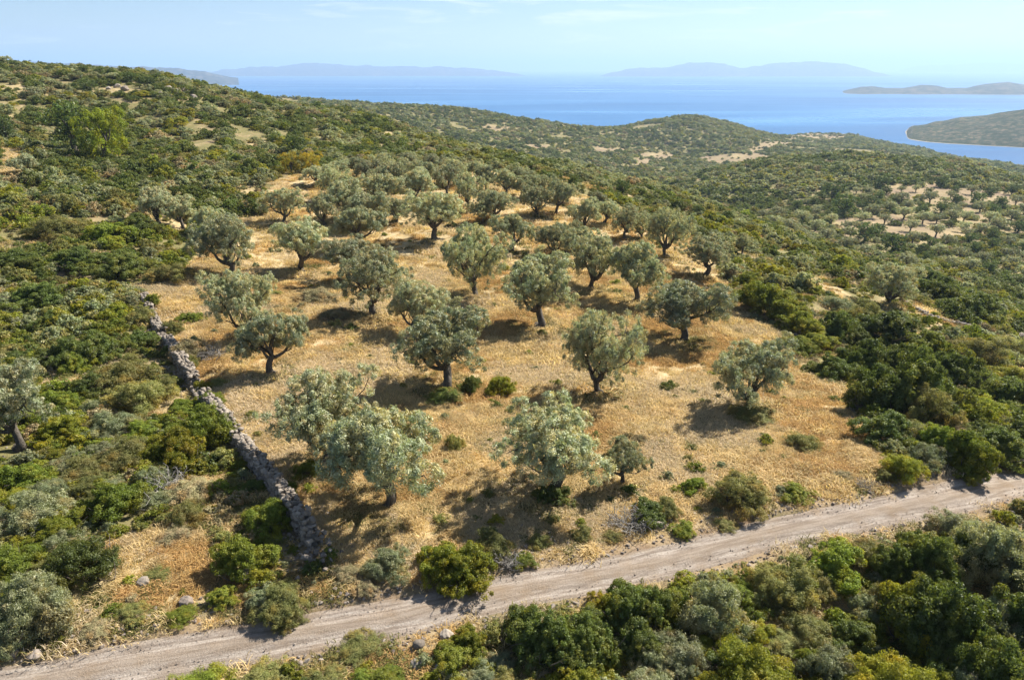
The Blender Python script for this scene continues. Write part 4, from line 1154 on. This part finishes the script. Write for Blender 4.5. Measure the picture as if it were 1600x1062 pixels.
M_PALEG = leaf_mat('bleached_blades', (.48, .38, .23), tip=(.74, .62, .42), var=.3, hue=.012, trans=.45, gloss=.03)
M_RUST = leaf_mat('rusty_blades', (.37, .235, .085), tip=(.62, .43, .18), var=.4, hue=.015, trans=.4, gloss=.02)
M_HERB = leaf_mat('green_herb_blades', (.10, .105, .03), tip=(.21, .20, .06), var=.4, hue=.03, trans=.25, gloss=.03)
GS = [grass_source(21, M_STRAW, 90, .36, .19, .011), grass_source(22, M_STRAW, 110, .17, .24, .012), grass_source(23, M_PALEG, 90, .26, .24, .011),
      grass_source(24, M_RUST, 90, .26, .17, .010), grass_source(25, M_HERB, 80, .22, .15, .014)]
def grass_zone(nn, y0, y1, s0, s1, umax=.95):
    x, y = sample(nn, y0, y1, r, umax)
    g = in_poly(x + 1.5 * fbm(x / 4, y / 4, 2, 41), y + 1.5 * fbm(x / 4, y / 4, 2, 47), grove)
    ip = np.zeros(nn, bool)
    for P_ in allpatch: ip |= in_poly(x, y, P_)
    rdd = dist_line(x, y, road)
    dn = fbm(x / 2.2, y / 2.2, 3, 301)
    keep = (g | ip | ((dn > .05) & (r.random(nn) < .8)) | ((rdd < 5) & (dn > -.2))) & (rdd > RW + .25 + .5 * r.random(nn) ** 2)
    keep &= (dn > -.12) | (r.random(nn) < .30)
    keep &= (rdd > 2.2) | (r.random(nn) < .35)
    keep &= dist_line(x, y, wall) > .55
    x, y = x[keep], y[keep]; g = (g | ip)[keep]
    s = s0 + (s1 - s0) * r.random(len(x)); s *= 1 + .6 * np.clip(fbm(x / 3, y / 3, 3, 305), -.5, 1)
    q = 1.5 * fbm(x / 4.5, y / 4.5, 4, 311) + .25 * r.normal(size=len(x))
    pick = np.where(q > .24, 3, np.where(q > .0, 0, np.where(q > -.3, 1, 2)))
    pick = np.where(~g & (r.random(len(x)) < .5), 4, pick)
    pick = np.where(g & (r.random(len(x)) < .05), 4, pick)
    oc = np.array([(t.location.x, t.location.y, t.scale[0] * 2.6) for t in trees])
    nt_ = (np.hypot(x[:, None] - oc[None, :, 0], y[:, None] - oc[None, :, 1]) < oc[None, :, 2]).any(1)
    pick = np.where(nt_ & (r.random(len(x)) < .35), 4, pick); s = np.where(nt_, s * 1.25, s)
    return x, y, s, pick
parts = [grass_zone(52000, 9, 40, .5, 1.5, 1.1), grass_zone(44000, 40, 75, .7, 2.0, .9), grass_zone(18000, 75, 140, 1.2, 2.5, .8)]
gx_, gy_, gs_, gp_ = [np.concatenate([p[i] for p in parts]) for i in range(4)]
gz_ = ground_z(gx_, gy_)
v = visible(gx_, gy_, gz_, 1.0)
gx_, gy_, gs_, gp_, gz_ = gx_[v], gy_[v], gs_[v], gp_[v], gz_[v]
scatter('dry_grass', np.stack([gx_, gy_, gz_], -1), r.random(len(gx_)) * 6.28, np.stack([gs_, gs_, gs_ * .8], -1), gp_, GS,
        'golden dry grass covering the floor of the grove and the verges', 'grass')

# ------------------------------------------------------------------ stones
def hull_stone(seed, sx=1, sy=.8, sz=.65, npt=15):
    r = np.random.default_rng(seed)
    d = r.normal(size=(npt, 3)); d /= np.linalg.norm(d, axis=1)[:, None]
    d = np.sign(d) * np.abs(d) ** .72
    P = d * np.array([sx, sy, sz]) * .5 * (.85 + .25 * r.random((npt, 1)))
    bm = bmesh.new()
    for p in P: bm.verts.new(p)
    bmesh.ops.convex_hull(bm, input=bm.verts)
    bmesh.ops.delete(bm, geom=[v for v in bm.verts if not v.link_faces], context='VERTS')
    bmesh.ops.triangulate(bm, faces=bm.faces)
    me = bpy.data.meshes.new('stone'); bm.to_mesh(me); bm.free()
    me.materials.append(M_STONE)
    V = np.array([v.co for v in me.vertices]); F = np.array([p.vertices[:] for p in me.polygons])
    return me, V, F
ST_ = [hull_stone(40 + i, 1, .75 + .2 * (i % 3) * .5, .55 + .12 * (i % 4)) for i in range(12)]
def rotz(a):
    c, s = math.cos(a), math.sin(a); return np.array([[c, -s, 0], [s, c, 0], [0, 0, 1]])
def build_wall(name, line, hmax, wid, size, label, n_parts, seed, gaps=()):
    r = np.random.default_rng(seed)
    T = np.gradient(line, axis=0); T /= np.hypot(*T.T)[:, None]
    cum = np.arange(len(line)) * .1; Ltot = cum[-1]
    items = []
    s = 0.0
    base = line[0]
    root = empty(name, (float(line[-1, 0]), float(line[-1, 1]), float(ground_z([line[-1, 0]], [line[-1, 1]])[0])))
    origin = np.array(root.location)
    tag(root, label, 'stone wall')
    core = []
    def at(s_):
        i = min(int(s_ / .1), len(line) - 1); return line[i], T[i]
    while s < Ltot:
        f = s / Ltot
        hh = hmax * (.28 + .72 * min(1, f * 1.7)) * (1 + .40 * vnoise(np.array([s / 1.1]), np.array([3.]), seed)[0] - .11)
        for g0, g1, gh in gaps:
            if g0 < f < g1: hh *= gh
        hh *= min(1, .35 + (Ltot - s) / 1.8) * min(1, .4 + s / 2)
        P, t = at(s); nrm = np.array([-t[1], t[0]]); ang = math.atan2(t[1], t[0])
        core.append((P, nrm, hh * .92))
        z = 0
        while z < hh - .08:
            for side in (-1, 1):
                sz_ = size * (.55 + .85 * r.random() ** 1.3)
                o = side * (wid * .5 - .10 * z - sz_ * .2) + r.normal() * .025
                q = P + nrm * o + t * (r.normal() * .05)
                items.append((q, z + sz_ * .28, ang + r.normal() * .18, (sz_ * 1.25, sz_ * (1.0 + .2 * r.random()), sz_ * (.8 + .25 * r.random())), r.normal() * .10))
            z += size * .58
        for o in np.arange(-wid * .5 + .12 + .05 * z, wid * .5 - .05, size * .85):
            sz_ = size * (.75 + .6 * r.random())
            q = P + nrm * (o + r.normal() * .04) + t * r.normal() * .05
            items.append((q, hh + r.normal() * .03, ang + r.random() * 3, (sz_ * 1.2, sz_ * 1.1, sz_ * (.85 + .4 * r.random())), r.normal() * .22))
        for _q in range(int(r.integers(0, 4))):     # fallen stones at the foot
            o = (wid * .6 + abs(r.normal()) * .35) * (1 if r.random() < .5 else -1); sz_ = size * (.5 + .6 * r.random())
            items.append((P + nrm * o, sz_ * .2, r.random() * 6, (sz_, sz_, sz_), r.normal() * .3))
        s += size * .92
    for e in range(26):         # the tumbled end
        P, t = at(Ltot); q = P + r.normal(size=2) * [.45, .45] + t * .3; sz_ = size * (.6 + .7 * r.random())
        items.append((q, sz_ * .3 + .25 * r.random(), r.random() * 6, (sz_ * 1.2, sz_, sz_), r.normal() * .4))
    pos = np.array([it[0] for it in items]); gz = ground_z(pos[:, 0], pos[:, 1])
    P3 = np.stack([pos[:, 0], pos[:, 1], gz + [it[1] for it in items]], -1)
    _, _, dd = project(P3)
    siz = np.array([it[3][0] for it in items])
    # facing the camera or on top first, near first
    score = siz / dd
    order = np.argsort(-score)
    part = set(order[:n_parts].tolist())
    VV, FF, TT = [], [], []; nv = 0
    for i, it in enumerate(items):
        me, V, F = ST_[i % 12]
        if i in part:
            o = obj('stone', me, root)
            o.location = P3[i] - origin; o.rotation_euler = (it[4], it[4] * .7, it[2]); o.scale = it[3]
        else:
            Vt = (V * np.array(it[3])) @ (np.array(Matrix.Rotation(it[4], 3, 'X'))).T @ rotz(it[2]).T + P3[i] - origin
            VV.append(Vt); FF.append(F + nv); nv += len(V); TT.append(np.full(len(V), r.random()))
    if VV:
        o = obj('rubble', mesh_np('rubble', np.concatenate(VV), np.concatenate(FF), [M_STONE], {'tone': np.concatenate(TT)}), root)
        tag(o, kind='stuff')
    # earth and small stone filling inside
    V, F = [], []
    for i, (P, nrm, hh) in enumerate(core):
        zz = float(ground_z([P[0]], [P[1]])[0])
        for o, z_ in ((-wid * .36, -.2), (-wid * .30, hh - .12), (wid * .30, hh - .12), (wid * .36, -.2)):
            q = P + nrm * o; V.append((q[0] - origin[0], q[1] - origin[1], zz + z_ - origin[2]))
        if i:
            b = i * 4; a = b - 4
            for k in range(3): F.append((a + k, a + k + 1, b + k + 1, b + k))
    o = obj('core', mesh_np('wall_core', np.array(V), np.array(F), [M_STONE]), root)
    return root
build_wall('stone_wall', wall, 1.05, .68, .27, 'grey dry stone wall running down the left side of the grove to the dirt road', 300, 5, ((.52, .58, .22), (.25, .3, .4), (.1, .17, .35), (.74, .77, .7)))
build_wall('stone_wall', wall2, .38, .6, .34, 'low ruined stone wall behind the dark thicket on the right', 60, 6)

# boulders on the slope and verge
def boulder(px, py, w, label, seed, pale=False):
    P, _ = hit(px, py); x, y, _z = P[0]; z = float(ground_z([x], [y])[0]); d = y * CT - (z - ZC) * ST; s = w / FP * d
    bm = bmesh.new(); bmesh.ops.create_icosphere(bm, subdivisions=4, radius=.5)
    r = np.random.default_rng(seed)
    pl = [(Vector(r.normal(size=3)).normalized(), .30 + .14 * r.random()) for _ in range(9)]
    for v in bm.verts:
        for nrm, dd_ in pl:
            e = v.co.dot(nrm) - dd_
            if e > 0: v.co -= nrm * e * .9
        v.co += v.co.normalized() * .03 * math.sin(v.co.x * 17 + seed) * math.cos(v.co.y * 13 + v.co.z * 11)
        v.co.z *= .75
    me = bpy.data.meshes.new('boulder'); bm.to_mesh(me); bm.free(); me.materials.append(M_PALE if pale else M_STONE)
    me.polygons.foreach_set('use_smooth', np.ones(len(me.polygons), bool))
    o = obj('boulder', me, None, (x, y, z + s * .18)); o.scale = (s, s, s); o.rotation_euler = (0, 0, seed * 1.7)
    tag(o, label, 'rock', 'rocks lying about the verges'); return o
for i, b in enumerate([(225, 912, 22, 'grey pointed rock on the slope left of the lower wall end'), (290, 944, 24, 'flat pale rock on the bare slope above the road at left'),
          (386, 903, 26, 'rounded grey rock at the foot of the fresh green shrub left of the wall end'), (698, 996, 22, 'largest grey rock just below the middle of the dirt road'),
          (738, 984, 13, 'small rock right of the largest one below the dirt road'), (762, 986, 15, 'dark rock against the dark green shrub below the dirt road'),
          (655, 1012, 20, 'pale stone left of the largest rock below the dirt road'), (690, 1046, 22, 'broken rock in the rubble near the bottom edge'),
          (650, 1040, 24, 'left rock of the rubble near the bottom edge'), (22, 1022, 24, 'rock beside the dirt road in the lower left corner'),
          (55, 1026, 22, 'flat tan rock beside the dirt road near the lower left corner'), (432, 880, 18, 'pale round stone left of the tumbled wall end'),
          (1030, 822, 20, 'grey rock between shrubs on the verge above the road'), (1437, 682, 16, 'pale stone under the thicket on the right')]):
    boulder(*b, seed=i + 3, pale=i % 3 == 1)
# far outcrops on the hilltop
for i, (px, py, w) in enumerate([(183, 128, 16), (196, 134, 18), (262, 132, 22), (275, 140, 24), (288, 133, 16), (252, 142, 18), (490, 182, 12), (120, 150, 10), (302, 147, 18), (170, 132, 12)]):
    boulder(px, py + 8, w * .7, '%s grey rock outcrop on the crest of the left hill, %s' % ('pale' if i % 3 == 1 else 'dull', from_left(sorted([183, 196, 262, 275, 288, 252, 490, 120, 302, 170]).index(px), 10)), 60 + i, i % 3 == 1)

# loose stones along road and slope
def stones(nn, y0, y1, umax):
    x, y = sample(nn, y0, y1, r, umax); rdd = dist_line(x, y, road)
    p = np.where(rdd < RW - .1, .30, np.where(rdd < RW + .55, 1.0, np.where(rdd < 3.2, .40, .035)))
    wdd = dist_line(x, y, wall); p = np.where(wdd < 1.8, .5, p)
    k = r.random(nn) < p * (.5 + np.clip(fbm(x / 1.5, y / 1.5, 3, 401) + .5, 0, 1)); x, y, rdd = x[k], y[k], rdd[k]
    s = .03 + np.where(rdd < RW, .04, .12) * r.random(len(x)) ** 3 + np.where((rdd > RW + .3), .10 * r.random(len(x)) ** 4, 0)
    z = np.where(rdd < RW, h0(x, y) - .02, ground_z(x, y, rdd))
    return np.stack([x, y, z + s * .15], -1), s
SP, SS = stones(90000, 9, 45, 1.1)
stone_src = []
for i in range(4):
    me = ST_[i * 3][0].copy(); me.materials.clear(); me.materials.append(M_PALE); stone_src.append(hidden_obj('stone_source', me))
scatter('gravel', SP, r.random(len(SP)) * 6.28, SS * 1.3, r.integers(0, 4, len(SP)), stone_src, 'loose pale stones scattered along the dirt road and its verges', 'gravel',
        tilt=r.normal(size=(len(SP), 2)) * .3)

# ------------------------------------------------------------------ dead wood
def dead_bush(px, py, w, label, seed):
    P, _ = hit(px, py); x, y, _z = P[0]; z = float(ground_z([x], [y])[0]); d = y * CT - (z - ZC) * ST; W = w / FP * d
    r = np.random.default_rng(seed); acc = Acc()
    for i in range(46):
        a = r.random() * 6.28; e = np.array([math.cos(a), math.sin(a), 0]) * (.25 + .3 * r.random()) + [0, 0, .15 + .35 * r.random()]
        p = bend((r.normal() * .08, r.normal() * .08, -.03), e, r, 6, .14)
        acc.add(*tube(p, np.linspace(.014, .005, 6), 4))
        for k in range(3):
            q = p[2 + k]; acc.add(*tube(bend(q, q + r.normal(size=3) * .16 + [0, 0, .06], r, 4, .15), np.linspace(.007, .003, 4), 3))
    o = obj('dead_bush', acc.mesh('dead_bush', [M_DEAD]), None, (x, y, z)); o.scale = (W, W, W * .8)
    tag(o, label, 'dead bush', 'leafless dead bushes')
dead_bush(985, 822, 70, 'leafless grey bush on the verge left of the small green shrubs above the road', 1)
dead_bush(258, 768, 74, 'tangle of bare grey branches in the scrub left of the wall', 2)
dead_bush(793, 884, 52, 'bare grey bush right of the big yellow green shrub above the road', 3)
dead_bush(1350, 640, 60, 'thin bare bush at the front foot of the dark thicket', 4)
dead_bush(1352, 762, 34, 'small bare grey bush near the road at right', 5)
dead_bush(330, 560, 46, 'leafless twigs over the gap in the stone wall', 6)
def log(px, py, px2, py2, rad, label, seed):
    P, _ = hit([px, px2], [py, py2]); z = ground_z(P[:, 0], P[:, 1]) + rad * 1.5; P = P.copy(); P[:, 2] = z
    r = np.random.default_rng(seed); acc = Acc(); o0 = P[0].copy()
    path = bend(P[0] - o0, P[1] - o0, r, 8, .06); acc.add(*tube(path, np.linspace(rad, rad * .45, 8), 7, .1))
    for k in (3, 5, 6):
        acc.add(*tube(bend(path[k], path[k] + r.normal(size=3) * .6 + [0, 0, .45], r, 5, .1), np.linspace(rad * .5, rad * .15, 5), 5))
    o = obj('fallen_branch', acc.mesh('fallen_branch', [M_DEAD]), None, o0); tag(o, label, 'branch', 'fallen dead branches')
log(1242, 524, 1268, 542, .11, 'bleached fallen branch at the left tip of the dark thicket', 1)
log(540, 488, 575, 492, .07, 'pale dead branch on the straw left of the bent olive trunk', 2)
log(1345, 668, 1385, 640, .06, 'grey fallen branch in front of the dark thicket', 3)

# ------------------------------------------------------------------ haze over land and sea
hm, nd, lk, out = new_mat('haze_air')
pv = nd.new('ShaderNodeVolumePrincipled')
pv.inputs['Color'].default_value = (.46, .625, .83, 1)
pv.inputs['Density'].default_value = 0.00012
pv.inputs['Anisotropy'].default_value = 0.2
lk.new(pv.outputs[0], out.inputs['Volume'])
zb, zt = SEA - 20, ZC + 420
bm = bmesh.new(); bmesh.ops.create_cube(bm, size=1)
for v_ in bm.verts:
    v_.co.x *= 100000; v_.co.y = -1900 if v_.co.y < 0 else 58000; v_.co.z = zb if v_.co.z < 0 else zt
me = bpy.data.meshes.new('haze'); bm.to_mesh(me); bm.free(); me.materials.append(hm)
hz = obj('haze', me); tag(hz, kind='stuff')
sc.cycles.volume_step_rate = 1
print('SCENE: shrubs', len(shr), 'hand', n_hand, 'scrub', int(m.sum()), 'grass', len(gx_), 'stones', len(SP), 'trees', len(trees))
